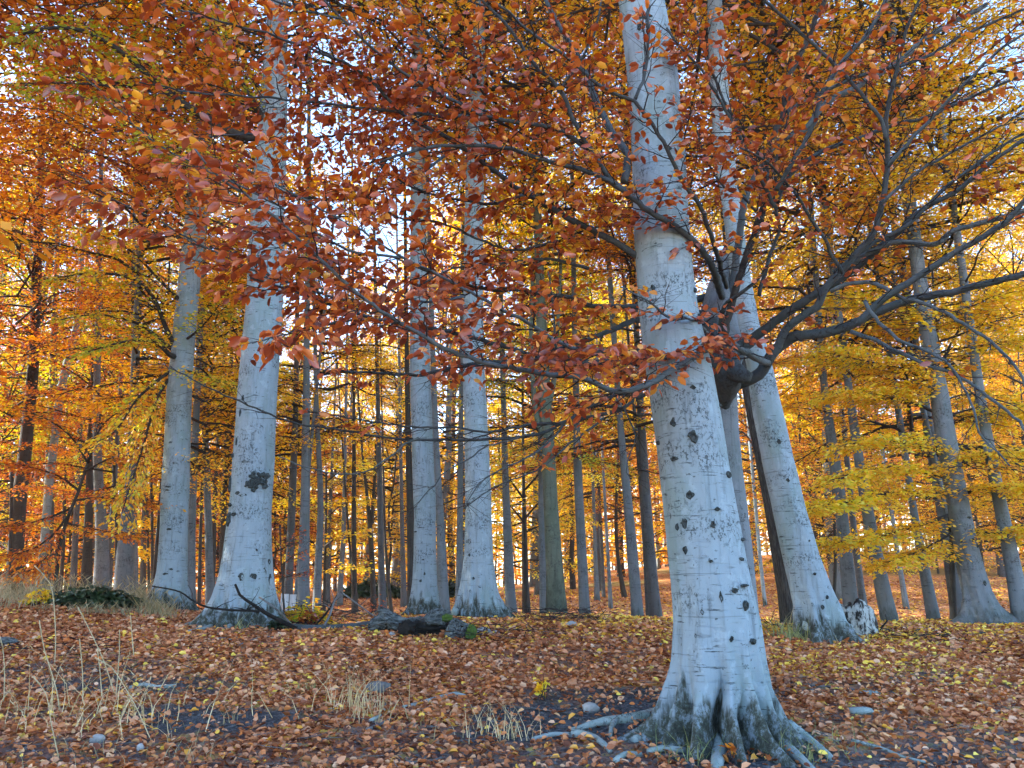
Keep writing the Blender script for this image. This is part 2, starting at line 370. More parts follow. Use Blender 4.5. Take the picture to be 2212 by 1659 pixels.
def fan(P, mb, lb, K, twl, nl, leafL, r, t0=.3, spread=.1, tr=.006, droop=.25, tilt=.4, flat=.03, ang=(35, 65)):
    """flat spray of twigs and leaves along the path P"""
    n = len(P)
    t = t0 + (1 - t0) * ((np.arange(K) + r.rand(K)) / K); idx = np.clip(t * (n - 1), 0, n - 1.001); i = idx.astype(int); fr = (idx - i)[:, None]
    B = P[i] * (1 - fr) + P[i + 1] * fr; T = unit(P[i + 1] - P[i])
    sg = np.where(np.arange(K) % 2 == 0, 1, -1); a = sg * np.radians(ang[0] + (ang[1] - ang[0]) * r.rand(K))
    D = rotz(T, a); D[:, 2] = D[:, 2] * .5 + .12 * r.randn(K) - .05; D = unit(D)
    D[-1] = T[-1]
    ln = twl * (1.15 - .6 * t) * (.6 + .6 * r.rand(K)); E = B + D * ln[:, None]
    E[:, 2] -= .06 * ln
    if mb is not None: mb.twigs(B, E, tr, tr * .35)
    if nl <= 0: return
    kk = np.repeat(np.arange(K), nl); s = (.12 + .88 * r.rand(len(kk)) ** .8)[:, None]
    sd = np.where(r.rand(len(kk)) < .5, 1, -1); TD = D[kk]
    Q = B[kk] + TD * ln[kk][:, None] * s
    lat = rotz(TD, np.full(len(kk), math.pi / 2)); lat[:, 2] = 0
    Q = Q + lat * (sd * spread * r.rand(len(kk)))[:, None]; Q[:, 2] += flat * r.randn(len(kk)) - .06 * (ln[kk] * s[:, 0])
    LD = rotz(TD, sd * np.radians(20 + 60 * r.rand(len(kk)))); LD[:, 2] += -droop + .25 * r.randn(len(kk))
    NN = unit(UPV + tilt * r.randn(len(kk), 3)); 
    lb.add(Q, unit(LD), NN, leafL * (.7 + .5 * r.rand(len(kk))))
# ------------------------------------------------------------------ trunks
def trunk_mesh(P, R, n, lobes=None, flare=(.35, .3), seed=0, rough=.03, crev=0.0, swell=None, lh=.16):
    """P (m,3) centre line, R radii; lobes = [(angle deg, amp m, width deg)] measured from towards the camera, + to the right"""
    r = np.random.RandomState(seed); z0 = P[0][2] + .3
    th = np.arange(n) / n * 2 * math.pi
    V = []
    ph = r.rand(4) * 6
    for p, rad in zip(P, R):
        z = p[2] - z0
        rr = rad * (1 + rough * np.sin(th * 2 + ph[0] + z * .7) + rough * .6 * np.sin(th * 3 + ph[1] - z * 1.1) + rough * .4 * np.sin(5 * th + ph[2] + z * 2.3))
        e = math.exp(-max(z, -.1) / flare[1]) if z < 3 else 0
        rr = rr * (1 + flare[0] * .5 * e)
        if lobes:
            s = 0
            for lo in lobes:
                a, amp, wd = lo[:3]
                if len(lo) > 3:
                    d = (np.degrees(th) - a - 6 * math.sin(z * 9 + a) + 180) % 360 - 180; s = s + amp * np.exp(-(d / wd) ** 2) * math.exp(-(max(z, 0) / lo[3]) ** 2); continue
                d = (np.degrees(th) - a + 180) % 360 - 180
                s = s + amp * np.exp(-(d / wd) ** 2) * (math.exp(-max(z, -.05) / lh) + .22 * math.exp(-max(z, 0) / (lh * 3.2)))
            rr = rr + s - crev * e
            rr = rr * (1 + .05 * e * np.sin(th * 13 + ph[3] + z * 6) + .035 * e * np.sin(th * 23 + z * 15))
            e2 = math.exp(-(max(z, 0) / .5) ** 2); zv = np.full(n, z); rr = rr + e2 * (.09 * fbm(np.sin(th) * 4 + 30, np.cos(th) * 4 + 30 + zv * 2.2, 4) + .05 * fbm(th * 7 + 9, zv * 9 + 70, 3))
            rr = rr + .03 * fbm(np.sin(th) * 2 + 60, np.cos(th) * 2 + 60 + zv * 1.5, 3)
        if swell:
            for a, zc, amp, wd, hz in swell:
                d = (np.degrees(th) - a + 180) % 360 - 180
                rr = rr + amp * np.exp(-(d / wd) ** 2 - ((p[2] - zc) / hz) ** 2)
        V.append(np.stack([p[0] + rr * np.sin(th), p[1] - rr * np.cos(th), np.full(n, p[2])], 1))
    V = np.vstack(V); m = len(P)
    i = np.arange(m - 1)[:, None] * n; j = np.arange(n)[None]; k = (j + 1) % n
    return V, np.stack([i + j, i + k, i + n + k, i + n + j], -1).reshape(-1, 4)
class Tree: pass
def trunk_path(path, D, ztop=20, taper=.35):
    pts = []
    for (x, y, w_) in path:
        p = at(x, y, D); pts.append([*p, w_ * .5 * axd(p) / F])
    pts = np.array(pts)
    # extend down below the terrain
    d = pts[1][:3] - pts[0][:3] if len(pts) > 1 else UPV
    d = d / max(d[2], .05); g = float(H(pts[0][0], pts[0][1])) - .3
    if pts[0][2] > g:
        q = pts[0].copy(); q[:3] = pts[0][:3] + d * (g - pts[0][2]); pts = np.vstack([q, pts])
    a, b = pts[-2], pts[-1]; d = (b[:3] - a[:3]); d = d / max(d[2], .05); d[:2] = np.clip(d[:2], -.12, .12)
    if b[2] < ztop:
        q = b.copy(); q[:3] = b[:3] + d * (ztop - b[2]); q[3] = max(b[3] * taper, .03); mid = b.copy(); mid[:3] = b[:3] + d * (ztop - b[2]) * .5; mid[3] = b[3] * (.5 + taper * .5)
        pts = np.vstack([pts, mid, q])
    return pts
def make_tree(label, path, D, mat='mid', n=14, dz=.4, group=None, lobes=None, flare=(.3, .25), ztop=20, crev=0, swell=None, rough=.03, name='beech_tree', seed=0, cat='tree', lh=.16):
    if D is None:
        D = hit(path[0][0], path[0][1]) or 20
    pts = trunk_path(path, D, ztop)
    zs0 = pts[0][2]
    zl = []
    z = zs0
    while z < ztop:
        zl.append(z); z += (.03 if lobes and z < zs0 + 1.0 else dz if not lobes else .12)
    zl = np.array(zl)
    zz = pts[:, 2]; o_ = np.argsort(zz)
    P = np.stack([np.interp(zl, zz[o_], pts[o_, 0]), np.interp(zl, zz[o_], pts[o_, 1]), zl], 1); R = np.interp(zl, zz[o_], pts[o_, 3])
    k = np.ones(5) / 5
    if len(P) > 12 and not lobes:
        for q in range(2): P[2:-2, q] = np.convolve(P[:, q], k, 'valid')
    g = float(H(P[0][0], P[0][1])); base = np.array([P[0][0], P[0][1], g])
    rt = root(name, base, label, cat, group)
    V, Fq = trunk_mesh(P, R, n, lobes, flare, seed, rough, crev, swell, lh)
    me = mesh_np('trunk', V - base, [Fq], smooth=True)
    mobj('trunk', me, M[mat], rt)
    t = Tree(); t.root = rt; t.P = P; t.R = R; t.D = D; t.base = base
    print('TREE %-60s D=%.1f dia=%.2f' % (label[:60], D, 2 * R[min(len(R) - 1, 6)]))
    return t
def trunk_surf(t, px, py):
    """world point + outward normal on trunk t seen at pixel"""
    p = at(px, py, t.D); i = int(np.argmin(np.abs(t.P[:, 2] - p[2]))); c = t.P[i]; r = t.R[i] * 1.0
    dx = np.clip((p[0] - c[0]) / r, -.97, .97); n = np.array([dx, -math.sqrt(1 - dx * dx), 0]); 
    return np.array([c[0], c[1], p[2]]) + n * r, n
def knot(t, px, py, wpx, hpx, seed=0, name='knot'):
    p, n = trunk_surf(t, px, py); r = np.random.RandomState(seed)
    s = np.array([-n[1], n[0], 0]); sc = axd(p) / F; W, Hh = wpx * sc * .5, hpx * sc * .5; mb = MB()
    n_ = 12; th = np.arange(n_) / n_ * 2 * math.pi; jit = 1 + .6 * (r.rand(n_) - .5)
    rings = [(1.0, -.015), (1.0, .010), (.72, .022), (.5, .010), (.0, .008)]
    V = []
    for f, h in rings:
        for q in range(n_):
            a = th[q]; V.append(p + s * (math.cos(a) * W * f * jit[q]) + UPV * (math.sin(a) * (1 - .45 * math.cos(a) ** 2) * Hh * f * jit[q] + .12 * Hh * math.sin(seed) * math.cos(a)) + n * h)
    i = np.arange(len(rings) - 1)[:, None] * n_; j = np.arange(n_)[None]; k = (j + 1) % n_
    mb.raw(V, np.stack([i + j, i + k, i + n_ + k, i + n_ + j], -1).reshape(-1, 4))
    return mb.build(name, M['knot'], t.root)
# ------------------------------------------------------------------ generic crowns (shared meshes)
def crown_meshes(seed, z0, z1, R, limbs, K, nl, leafL, shape='tall', spread=.16):
    r = np.random.RandomState(seed); mb = MB(); lb = LB(near=False)
    for q in range(limbs):
        f = (q + r.rand()) / limbs; z = z0 + (z1 - z0) * f
        az = r.rand() * 6.283; 
        if shape == 'tall': Rl = R * (.45 + .75 * math.sin(math.pi * min(1, .15 + f * .85)) ) * (.6 + .6 * r.rand()); el = math.radians(5 + 50 * f + 10 * r.randn())
        else: Rl = R * (1.15 - .8 * f) * (.6 + .6 * r.rand()); el = math.radians(2 + 35 * f + 8 * r.randn())
        d = np.array([math.cos(az) * math.cos(el), math.sin(az) * math.cos(el), math.sin(el)])
        s = np.linspace(0, 1, 6)[:, None]; Pp = np.array([0, 0, z]) + d * Rl * s
        Pp[:, 2] -= .16 * Rl * s[:, 0] ** 2 * (1.3 - f); Pp[:, :2] += .05 * Rl * r.randn(1, 2) * s * (1 - s) * 4
        Pp += .015 * Rl * r.randn(6, 3) * (s > 0)
        r0 = .012 + .010 * Rl
        mb.tube(Pp, np.linspace(r0, .006, 6), 4, cap=False)
        fan(Pp, mb, lb, K, .38 * Rl + .25, nl, leafL, r, t0=.18, spread=spread, tr=.009, flat=.05)
    zero = type('o', (), {'location': (0, 0, 0)})()
    V = np.vstack(mb.V); bm = mesh_np('branches', V, [np.vstack(mb.Fq)], smooth=True)
    P, D_, N_, L_, Rr = lb.arrays(); V, Fq = leaf_verts(P, D_, N_, L_, False)
    lm = mesh_np('crown', V, [Fq], {'rnd': Rr})
    bm.materials.append(M['twigd']); lm.materials.append(M['gold'])
    return bm, lm
CR = {}
for k_, a_ in {'tallA': (1, 6.5, 21, 3.6, 80, 15, 20, .10), 'tallB': (2, 8, 22, 4.0, 85, 15, 18, .10), 'tallC': (3, 5, 19, 3.3, 80, 14, 20, .10)}.items(): CR[k_] = crown_meshes(*a_)
for k_, a_ in {'underA': (4, 1.6, 8, 2.9, 55, 14, 20, .085), 'underB': (5, 2.4, 10, 3.2, 60, 14, 20, .085)}.items(): CR[k_] = crown_meshes(*a_, shape='u')
CR['farA'] = crown_meshes(6, 4, 20, 4.0, 60, 12, 14, .17, spread=.3)
CR['farB'] = crown_meshes(7, 6, 22, 4.4, 60, 12, 14, .17, spread=.3)
CR['farU'] = crown_meshes(8, 1.0, 9, 3.4, 45, 12, 13, .15, 'u', .28)
def add_crown(rt, key, mat, rz=0., sc=1., tilt=(0, 0), dz=0.):
    for nm, me in zip(('branches', 'crown'), CR[key]):
        o = bpy.data.objects.new(nm, me); link(o, rt); o.rotation_euler = (tilt[0], tilt[1], rz); o.scale = (sc, sc, sc); o.location = (0, 0, dz)
        if nm == 'crown':
            o.material_slots[0].link = 'OBJECT'; o.material_slots[0].material = M[mat]; o['kind'] = 'stuff'
def limbs_to(t, rects, mat, leafL=.085, near=True, seed=0, K=12, nl=14, twl=.8, r0=.022, name='crown', spread=.12, keepD=1.5):
    """rects: (x0,x1,y0,y1,d0,d1,n): limbs grow from the trunk to points seen inside the rect"""
    r = np.random.RandomState(seed); mb = MB(); lb = LB(near=near)
    for (x0, x1, y0, y1, d0, d1, n) in rects:
        for q in range(n):
            E = at(x0 + (x1 - x0) * r.rand(), y0 + (y1 - y0) * r.rand(), d0 + (d1 - d0) * r.rand())
            hd = np.linalg.norm((E - t.P[0])[:2]); zb = E[2] - hd * (.05 + .3 * r.rand()); zb = max(zb, t.base[2] + 1.2)
            i = int(np.argmin(np.abs(t.P[:, 2] - zb))); B = t.P[i]
            s = np.linspace(0, 1, 8)[:, None]; Pp = B + (E - B) * s; Pp[:, 2] += .12 * hd * np.sin(math.pi * s[:, 0]) * (.2 + r.rand())
            Pp[1:] += .02 * hd * r.randn(7, 3) * np.array([1, 1, .4])
            mb.tube(Pp, np.linspace(r0, .006, 8), 5, cap=False)
            t0 = max(.15, 1 - 3.2 / max(hd, .5))
            fan(Pp, mb, lb, K, twl, nl, leafL, r, t0=t0, spread=spread, tr=.006, flat=.03)
    mb.build('branches', M['twigd'], t.root); o = lb.build(name, M[mat], t.root); return o
# ================================================================== named trees
PI = math.pi
T_main = make_tree('big pale beech trunk with wide gnarled roots in front of the burled tree', [(1560, 1612, 205), (1554, 1520, 195), (1552, 1439, 186), (1548, 1339, 176), (1525, 1206, 162), (1509, 1086, 152), (1476, 853, 142), (1441, 653, 124), (1430, 500, 116), (1422, 333, 110), (1408, 167, 109), (1391, 50, 100)], 6.5, 'pale', n=224,
    lobes=[(-88, .34, 9), (-62, .20, 7), (-34, .22, 11), (-2, .25, 7), (24, .26, 8), (50, .20, 6), (70, .26, 7), (95, .26, 8), (130, .2, 12), (175, .2, 12), (220, .2, 12), (-15, -.25, 4.5, .36), (11, -.20, 3.2, .30), (38, -.18, 3.2, .30), (61, -.15, 3, .26), (-50, -.08, 4, .28), (82, -.1, 3, .3)], flare=(.12, .3), crev=.05, ztop=17, seed=1, rough=.02, lh=.20)
T_burl = make_tree('grey beech with a swollen burl and long low limbs, behind the big pale trunk', [(1612, 1450, 84), (1600, 1300, 76), (1580, 1106, 72), (1556, 953, 70), (1540, 870, 74), (1548, 810, 84), (1547, 760, 96), (1543, 700, 84), (1548, 640, 54), (1558, 585, 32), (1566, 540, 12)], 7.9, 'mid', n=40, ztop=float(at(1566, 535, 7.9)[2]), seed=2, rough=.05,
    swell=[(35, at(1570, 775, 7.9)[2], .09, 40, .16), (-20, at(1560, 730, 7.9)[2], .06, 30, .12)])
T1 = make_tree('tall pale beech with green stained foot, left of the beech with the black canker', [(370, 1325, 62), (371, 1270, 60), (374, 1180, 57), (377, 1086, 56), (387, 853, 52), (400, 700, 48), (418, 520, 43), (436, 300, 38), (450, 150, 32)], 14.6, 'pale', n=64,
    lobes=[(-70, .28, 22), (-10, .15, 16), (45, .25, 20), (90, .2, 20), (150, .2, 25), (210, .2, 25)], flare=(.2, .35), crev=.02, seed=3)
T2 = make_tree('stout pale beech with black canker on its trunk and spreading roots', [(528, 1352, 118), (532, 1293, 112), (535, 1206, 104), (540, 1106, 92), (554, 886, 85), (570, 686, 78), (578, 467, 68), (587, 300, 60), (597, 100, 48)], 11.4, 'pale', n=96,
    lobes=[(-80, .36, 12), (-48, .26, 10), (-14, .2, 12), (18, .16, 11), (50, .22, 12), (85, .22, 14), (140, .2, 20), (220, .2, 20)], flare=(.2, .3), crev=.035, seed=4, lh=.22)
T3 = make_tree('smooth pale beech rising behind the weathered log', [(920, 1335, 58), (919, 1260, 53), (917, 1112, 48), (912, 950, 46), (908, 803, 44), (905, 640, 38), (903, 400, 32), (902, 200, 26)], 14.0, 'pale', n=48, lobes=[(-70, .15, 22), (70, .12, 20), (0, .1, 20)], flare=(.2, .2), seed=5)
T3b = make_tree('thinner grey beech touching the right side of the one behind the log', [(960, 1335, 26), (957, 1260, 22), (951, 1112, 18), (943, 988, 14), (936, 800, 12), (930, 600, 10)], 16.5, 'mid', seed=6)
T4 = make_tree('pale beech with a dark painted mark and knobbly clasping roots', [(1036, 1345, 82), (1034, 1290, 74), (1033, 1206, 64), (1032, 1112, 58), (1030, 963, 53), (1026, 870, 50), (1022, 740, 44), (1022, 550, 40), (1026, 333, 38), (1033, 133, 30)], 13.2, 'pale', n=80,
    lobes=[(-80, .25, 12), (-50, .15, 9), (-22, .14, 8), (5, .13, 7), (30, .16, 8), (60, .18, 12), (90, .28, 14)], flare=(.15, .25), crev=.03, seed=7, lh=.2)
T5 = make_tree('mossy green grey trunk forking high, standing on a heap of twigs', [(1203, 1335, 44), (1199, 1236, 37), (1190, 1112, 32), (1185, 988, 30), (1180, 886, 28), (1173, 786, 25), (1168, 640, 20), (1160, 450, 17), (1155, 300, 14)], 16.5, 'green', n=24, seed=8)
T_oak = make_tree('black furrowed trunk leaning just behind the pale leaning beech', [(1712, 1345, 46), (1703, 1300, 42), (1692, 1206, 38), (1668, 1106, 33), (1633, 920, 28), (1612, 836, 25), (1590, 700, 20), (1570, 500, 17)], 13.2, 'oak', n=28, seed=9, rough=.06, name='oak_tree')
T_R1 = make_tree('leaning pale beech beside the bleached stump', [(1770, 1388, 96), (1761, 1306, 88), (1745, 1250, 80), (1731, 1206, 74), (1704, 1106, 67), (1680, 1000, 66), (1658, 886, 62), (1640, 786, 54), (1617, 703, 46), (1600, 600, 42), (1580, 450, 40), (1560, 300, 39), (1550, 120, 34)], 10.9, 'pale', n=80,
    lobes=[(-75, .1, 14), (-25, .22, 10), (0, .12, 8), (50, .2, 12), (90, .22, 14)], flare=(.12, .22), crev=.02, seed=10, lh=.2)
T_r7 = make_tree('thick pale grey beech with flared foot near the long thin log', [(2128, 1368, 76), (2120, 1325, 62), (2108, 1273, 53), (2085, 1173, 46), (2045, 953, 42), (2030, 860, 38), (2008, 743, 33), (1985, 600, 28), (1960, 400, 24), (1940, 200, 20)], 13.6, 'mid', n=48,
    lobes=[(-85, .3, 20), (20, .14, 18), (75, .34, 18)], flare=(.2, .25), seed=12)
# --- secondary trunks: (label, path, depth, bark)
SEC = [
 ('dark grey trunk nearest the left edge of the wood', [(30, 1290, 33), (38, 1100, 30), (53, 986, 27), (72, 803, 22), (80, 600, 18), (88, 350, 15)], 24, 'dark', 'rust'),
 ('slender pale birch leaning right beside the dark left edge trunk', [(85, 1285, 17), (111, 1000, 16), (132, 836, 16), (147, 770, 15), (167, 713, 13), (180, 500, 10), (190, 300, 8)], 26, 'pale', None),
 ('dark trunk half hidden by orange sprays at the left', [(93, 1280, 26), (106, 1087, 21), (112, 900, 17), (118, 700, 13)], 28, 'grey', 'oliv'),
 ('very thin brown stem standing alone in the gap under the orange sprays', [(130, 1275, 9), (136, 1211, 8), (140, 1050, 6)], 30, 'dark', None),
 ('thin brown pair stem left of the clustered grey trunks', [(157, 1275, 15), (162, 1180, 13), (168, 1040, 11)], 31, 'grey', 'oliv'),
 ('dark stem at the left of the clustered grey trunks', [(186, 1275, 25), (190, 1161, 19), (196, 1000, 16)], 26, 'dark', None),
 ('middle grey trunk of the cluster behind the green brambles', [(218, 1275, 33), (222, 1161, 26), (213, 1057, 20), (208, 900, 16)], 23, 'mid', 'oran'),
 ('slim grey trunk leaning against the cluster behind the brambles', [(234, 1275, 14), (240, 1161, 12), (250, 1000, 10)], 27, 'grey', None),
 ('wide grey trunk with a dark slot, between brambles and tall pale beech', [(267, 1280, 41), (270, 1186, 35), (278, 1100, 26), (283, 1030, 22), (290, 850, 18)], 18.5, 'mid', 'gold'),
 ('narrow grey trunk hugging the wide one with the dark slot', [(290, 1280, 17), (290, 1161, 15), (286, 1050, 12)], 22, 'mid', None),
 ('small grey trunk in the yellow gap left of the tall pale beech', [(308, 1290, 13), (310, 1180, 11), (312, 1080, 9)], 34, 'grey', 'yelo'),
 ('thin black leaning stem touching the left side of the tall pale beech', [(330, 1290, 9), (338, 1180, 7), (348, 1060, 6), (352, 950, 4)], 20, 'dark', None),
 ('grey beech close behind the right side of the tall pale beech', [(410, 1300, 24), (410, 1200, 21), (416, 1062, 18), (422, 940, 15), (430, 760, 13)], 17.5, 'mid', 'gold'),
 ('thin black stem just right of the tall pale beech', [(430, 1290, 8), (433, 1161, 7), (437, 1040, 6)], 28, 'dark', None),
 ('slim smooth pale trunk between the two large left beeches', [(454, 1300, 20), (452, 1200, 17), (449, 1100, 15), (445, 988, 14), (441, 850, 12), (438, 700, 10)], 19, 'mid', 'yelo'),
 ('crooked dark stem right of the slim smooth trunk', [(458, 1290, 10), (463, 1180, 9), (462, 1087, 9), (470, 976, 8), (478, 860, 7)], 27, 'dark', None),
 ('dark straight stem close to the canker beech on its left', [(478, 1300, 15), (481, 1180, 13), (484, 1080, 12), (490, 960, 9)], 23, 'dark', None),
 ('blotchy dark trunk rising through rusty seedling right of the canker beech', [(622, 1300, 20), (625, 1220, 18), (630, 1120, 17), (633, 1030, 16), (638, 920, 12), (640, 800, 10)], 20, 'grey', 'gold'),
 ('straight grey trunk with a side fork near the white board', [(656, 1305, 27), (656, 1200, 23), (659, 1100, 20), (661, 951, 17), (662, 800, 14), (664, 600, 11)], 17.5, 'mid', 'gold'),
 ('lower grey fork leaning into the straight trunk near the white board', [(640, 1300, 12), (646, 1220, 11), (655, 1130, 9)], 18.2, 'mid', None),
 ('slightly bent smooth grey trunk above the propped dead branch', [(684, 1330, 19), (686, 1236, 16), (694, 1125, 13), (692, 1038, 12), (686, 940, 10), (682, 800, 8)], 19, 'mid', None),
 ('thin brown stem right of the bent smooth trunk', [(708, 1320, 11), (710, 1180, 9), (715, 1060, 7)], 31, 'grey', 'yelo'),
 ('backlit slim trunk curving left with a bright edge', [(734, 1318, 13), (736, 1240, 11), (742, 1174, 10), (744, 1060, 8)], 30, 'mid', 'yelo'),
 ('dark slim trunk joined by a thin side stem, in the bright gap', [(767, 1332, 15), (765, 1260, 12), (764, 1161, 11), (765, 1038, 9), (764, 880, 7)], 23, 'dark', None),
 ('thin arched stem meeting the dark slim trunk', [(760, 1230, 6), (756, 1190, 5), (750, 1112, 5), (746, 1060, 4)], 23.2, 'dark', None),
 ('forked dark stem with two upright arms in the bright gap', [(808, 1328, 13), (803, 1200, 12), (799, 1120, 10), (792, 1060, 7), (784, 1000, 5)], 24, 'dark', None),
 ('straight grey brown trunk beside the forked dark stem', [(827, 1328, 19), (823, 1220, 14), (822, 1120, 13), (819, 1000, 12), (816, 860, 9)], 21, 'grey', 'oran'),
 ('leaning very thin stem at the right foot of the straight grey brown trunk', [(845, 1322, 9), (838, 1250, 8), (832, 1186, 6), (830, 1100, 5)], 25, 'dark', None),
 ('brown trunk standing before the low green thicket', [(873, 1325, 15), (871, 1240, 12), (869, 1174, 10), (867, 1060, 8)], 29, 'grey', 'yelo'),
 ('dark rough trunk at the left flank of the beech behind the log', [(888, 1330, 18), (888, 1220, 16), (887, 1112, 16), (883, 1000, 13), (880, 850, 11), (878, 700, 9)], 19, 'dark', None),
 ('slim grey trunk left of the beech with the painted mark', [(990, 1330, 17), (993, 1240, 15), (994, 1100, 13), (995, 963, 12), (996, 850, 10)], 19, 'mid', None),
 ('grey trunk ringed with dark scars, right of the painted mark beech', [(1106, 1335, 25), (1101, 1280, 22), (1097, 1161, 19), (1093, 1080, 16), (1090, 960, 13)], 19.5, 'mid', 'gold'),
 ('dark straight trunk with a low yellow crown, left of the mossy trunk', [(1138, 1333, 18), (1134, 1240, 14), (1133, 1150, 12), (1131, 1080, 8), (1130, 960, 6)], 21.5, 'dark', None),
 ('barred grey trunk half hidden behind the mossy green trunk', [(1176, 1335, 20), (1173, 1250, 17), (1170, 1137, 14), (1168, 1020, 11)], 19, 'mid', 'oliv'),
 ('wavy grey trunk with pale rings, right of the mossy green trunk', [(1264, 1345, 25), (1260, 1250, 22), (1254, 1137, 20), (1247, 1010, 18), (1245, 900, 14)], 17.8, 'mid', 'gold'),
 ('thin pale trunk left of a twin on the sunny slope', [(1291, 1312, 13), (1288, 1260, 11), (1286, 1200, 9), (1283, 1100, 7)], 31, 'mid', 'yelo'),
 ('second slim twin trunk on the sunny slope', [(1305, 1318, 9), (1303, 1250, 8), (1298, 1160, 8), (1293, 1050, 7)], 33, 'grey', None),
 ('slim trunk at the right of the twins on the sunny slope', [(1320, 1330, 10), (1316, 1240, 8), (1310, 1150, 7), (1305, 1050, 6)], 27, 'mid', None),
 ('curved black trunk on the far sunny slope', [(1350, 1294, 13), (1341, 1250, 10), (1332, 1190, 8), (1330, 1120, 7), (1333, 1040, 5)], 33, 'dark', 'oran'),
 ('smooth grey trunk leaning left with bright left edge, nearest left of the big beech', [(1380, 1350, 26), (1375, 1310, 24), (1366, 1190, 23), (1357, 1090, 20), (1343, 963, 16), (1335, 850, 13)], 17.5, 'mid', 'oran'),
 ('grey trunk with a slim companion stem beside the big beech', [(1418, 1340, 28), (1410, 1260, 25), (1403, 1186, 24), (1395, 1087, 22), (1388, 963, 18), (1382, 850, 14)], 18.5, 'grey', 'gold'),
 ('slim companion stem left of the grey trunk beside the big beech', [(1402, 1335, 12), (1396, 1240, 11), (1391, 1130, 10), (1380, 1000, 9)], 19, 'grey', None),
 ('straight grey trunk rising directly behind the bleached stump', [(1841, 1335, 33), (1828, 1206, 29), (1818, 1106, 26), (1804, 986, 25), (1788, 920, 21), (1781, 853, 16), (1770, 700, 13)], 15.5, 'mid', 'gold'),
 ('narrow shaded trunk just right of the one behind the stump', [(1870, 1338, 17), (1858, 1260, 15), (1850, 1200, 14), (1840, 1100, 12)], 19, 'grey', None),
 ('broad grey trunk leaning left, right of the bleached stump', [(1926, 1360, 36), (1908, 1273, 33), (1891, 1206, 30), (1870, 1080, 23), (1851, 970, 20), (1835, 850, 16)], 15.0, 'mid', 'gold'),
 ('thin backlit stem between the two grey trunks on the right', [(1963, 1345, 14), (1951, 1273, 12), (1940, 1200, 9)], 26, 'mid', 'oran'),
 ('grey trunk with bright left edge above the twiggy ground', [(2022, 1365, 27), (2010, 1300, 25), (1999, 1240, 23), (1981, 1156, 18), (1965, 1050, 15)], 15.5, 'mid', 'gold'),
 ('brown shaded trunk close left of the thick flared beech', [(2076, 1358, 34), (2070, 1310, 33), (2060, 1250, 31), (2045, 1160, 24)], 15.8, 'grey', None),
 ('smooth grey stem overlapping the thick flared beech on its left', [(2112, 1372, 20), (2090, 1290, 17), (2070, 1220, 15), (2052, 1140, 12)], 15.0, 'mid', None),
 ('scarred pale trunk at the right edge with a bright left rim', [(2212, 1375, 40), (2203, 1290, 36), (2191, 1240, 33), (2172, 1140, 29), (2150, 1040, 25), (2120, 880, 21), (2095, 700, 17)], 13.5, 'mid', 'gold'),
 ('dark distant trunk on the shaded slope left of the scarred right edge trunk', [(2010, 1330, 13), (1996, 1250, 11), (1980, 1150, 9)], 31, 'dark', 'oran'),
 ('thin pale lit trunk in the red brown gap right of the big beech', [(1655, 1325, 9), (1645, 1240, 8), (1637, 1150, 8), (1628, 1050, 7)], 27, 'pale', 'oran'),
]
trees = [T_main, T_burl, T1, T2, T3, T3b, T4, T5, T_oak, T_R1, T_r7]
sec = []
for i, (lb_, path, D, mt, cr) in enumerate(SEC):
    t = make_tree(lb_, path, D, mt, n=14, seed=20 + i, ztop=19 if path[0][2] > 12 else 11); sec.append(t); trees.append(t)
    if cr and (500 < path[0][0] < 1330 and i % 2 == 0 or lb_.startswith(('brown trunk standing', 'thin brown stem right'))): cr = None
    if cr:
        big = t.R[3] > .12
        d = t.P[-1] - t.P[0]; d = d / np.linalg.norm(d)
        add_crown(t.root, (['tallA', 'tallB', 'tallC'] if big else ['underA', 'underB'])[i % (3 if big else 2)], cr, rz=i * 1.7, sc=.85 + .04 * (i % 6), tilt=(-math.asin(d[1]) * .0, math.asin(max(-.3, min(.3, d[0])))), dz=0 if big else 1.5)
for t, k, c, rz in ((T1, 'tallB', 'oliv', 1), (T2, 'tallB', 'gold', 2), (T3, 'tallB', 'oran', 3), (T4, 'tallB', 'oran', 4), (T5, 'tallA', 'gold', 5), (T_oak, 'tallA', 'oran', 2), (T_R1, 'tallB', 'gold', .4), (T_r7, 'tallB', 'gold', 3), (T_main, 'tallB', 'gold', 5)):
    d = t.P[-1] - t.P[0]; d = d / np.linalg.norm(d)
    add_crown(t.root, k, c, rz=rz, sc=1.05, tilt=(0, math.asin(d[0])), dz=1.0)
# fork of the mossy trunk and the straight grey one
def stem(t, path, D, mat, name='limb', n=8):
    pts = np.array([[*at(x, y, D), w_ * .5 * axd(at(x, y, D)) / F] for x, y, w_ in path]); pts = resample(pts, .15)
    mb = MB(); mb.tube(pts[:, :3], pts[:, 3], n, wob=.06); return mb.build(name, M[mat], t.root)
stem(T5, [(1185, 960, 16), (1160, 900, 13), (1151, 820, 11), (1147, 720, 9), (1150, 600, 7)], 16.5, 'green')
stem(T5, [(1184, 880, 14), (1200, 800, 10), (1205, 700, 8), (1212, 560, 6)], 16.5, 'green')
stem(sec[25], [(803, 1130, 9), (806, 1080, 7), (810, 1025, 6), (812, 960, 5)], 24, 'dark')
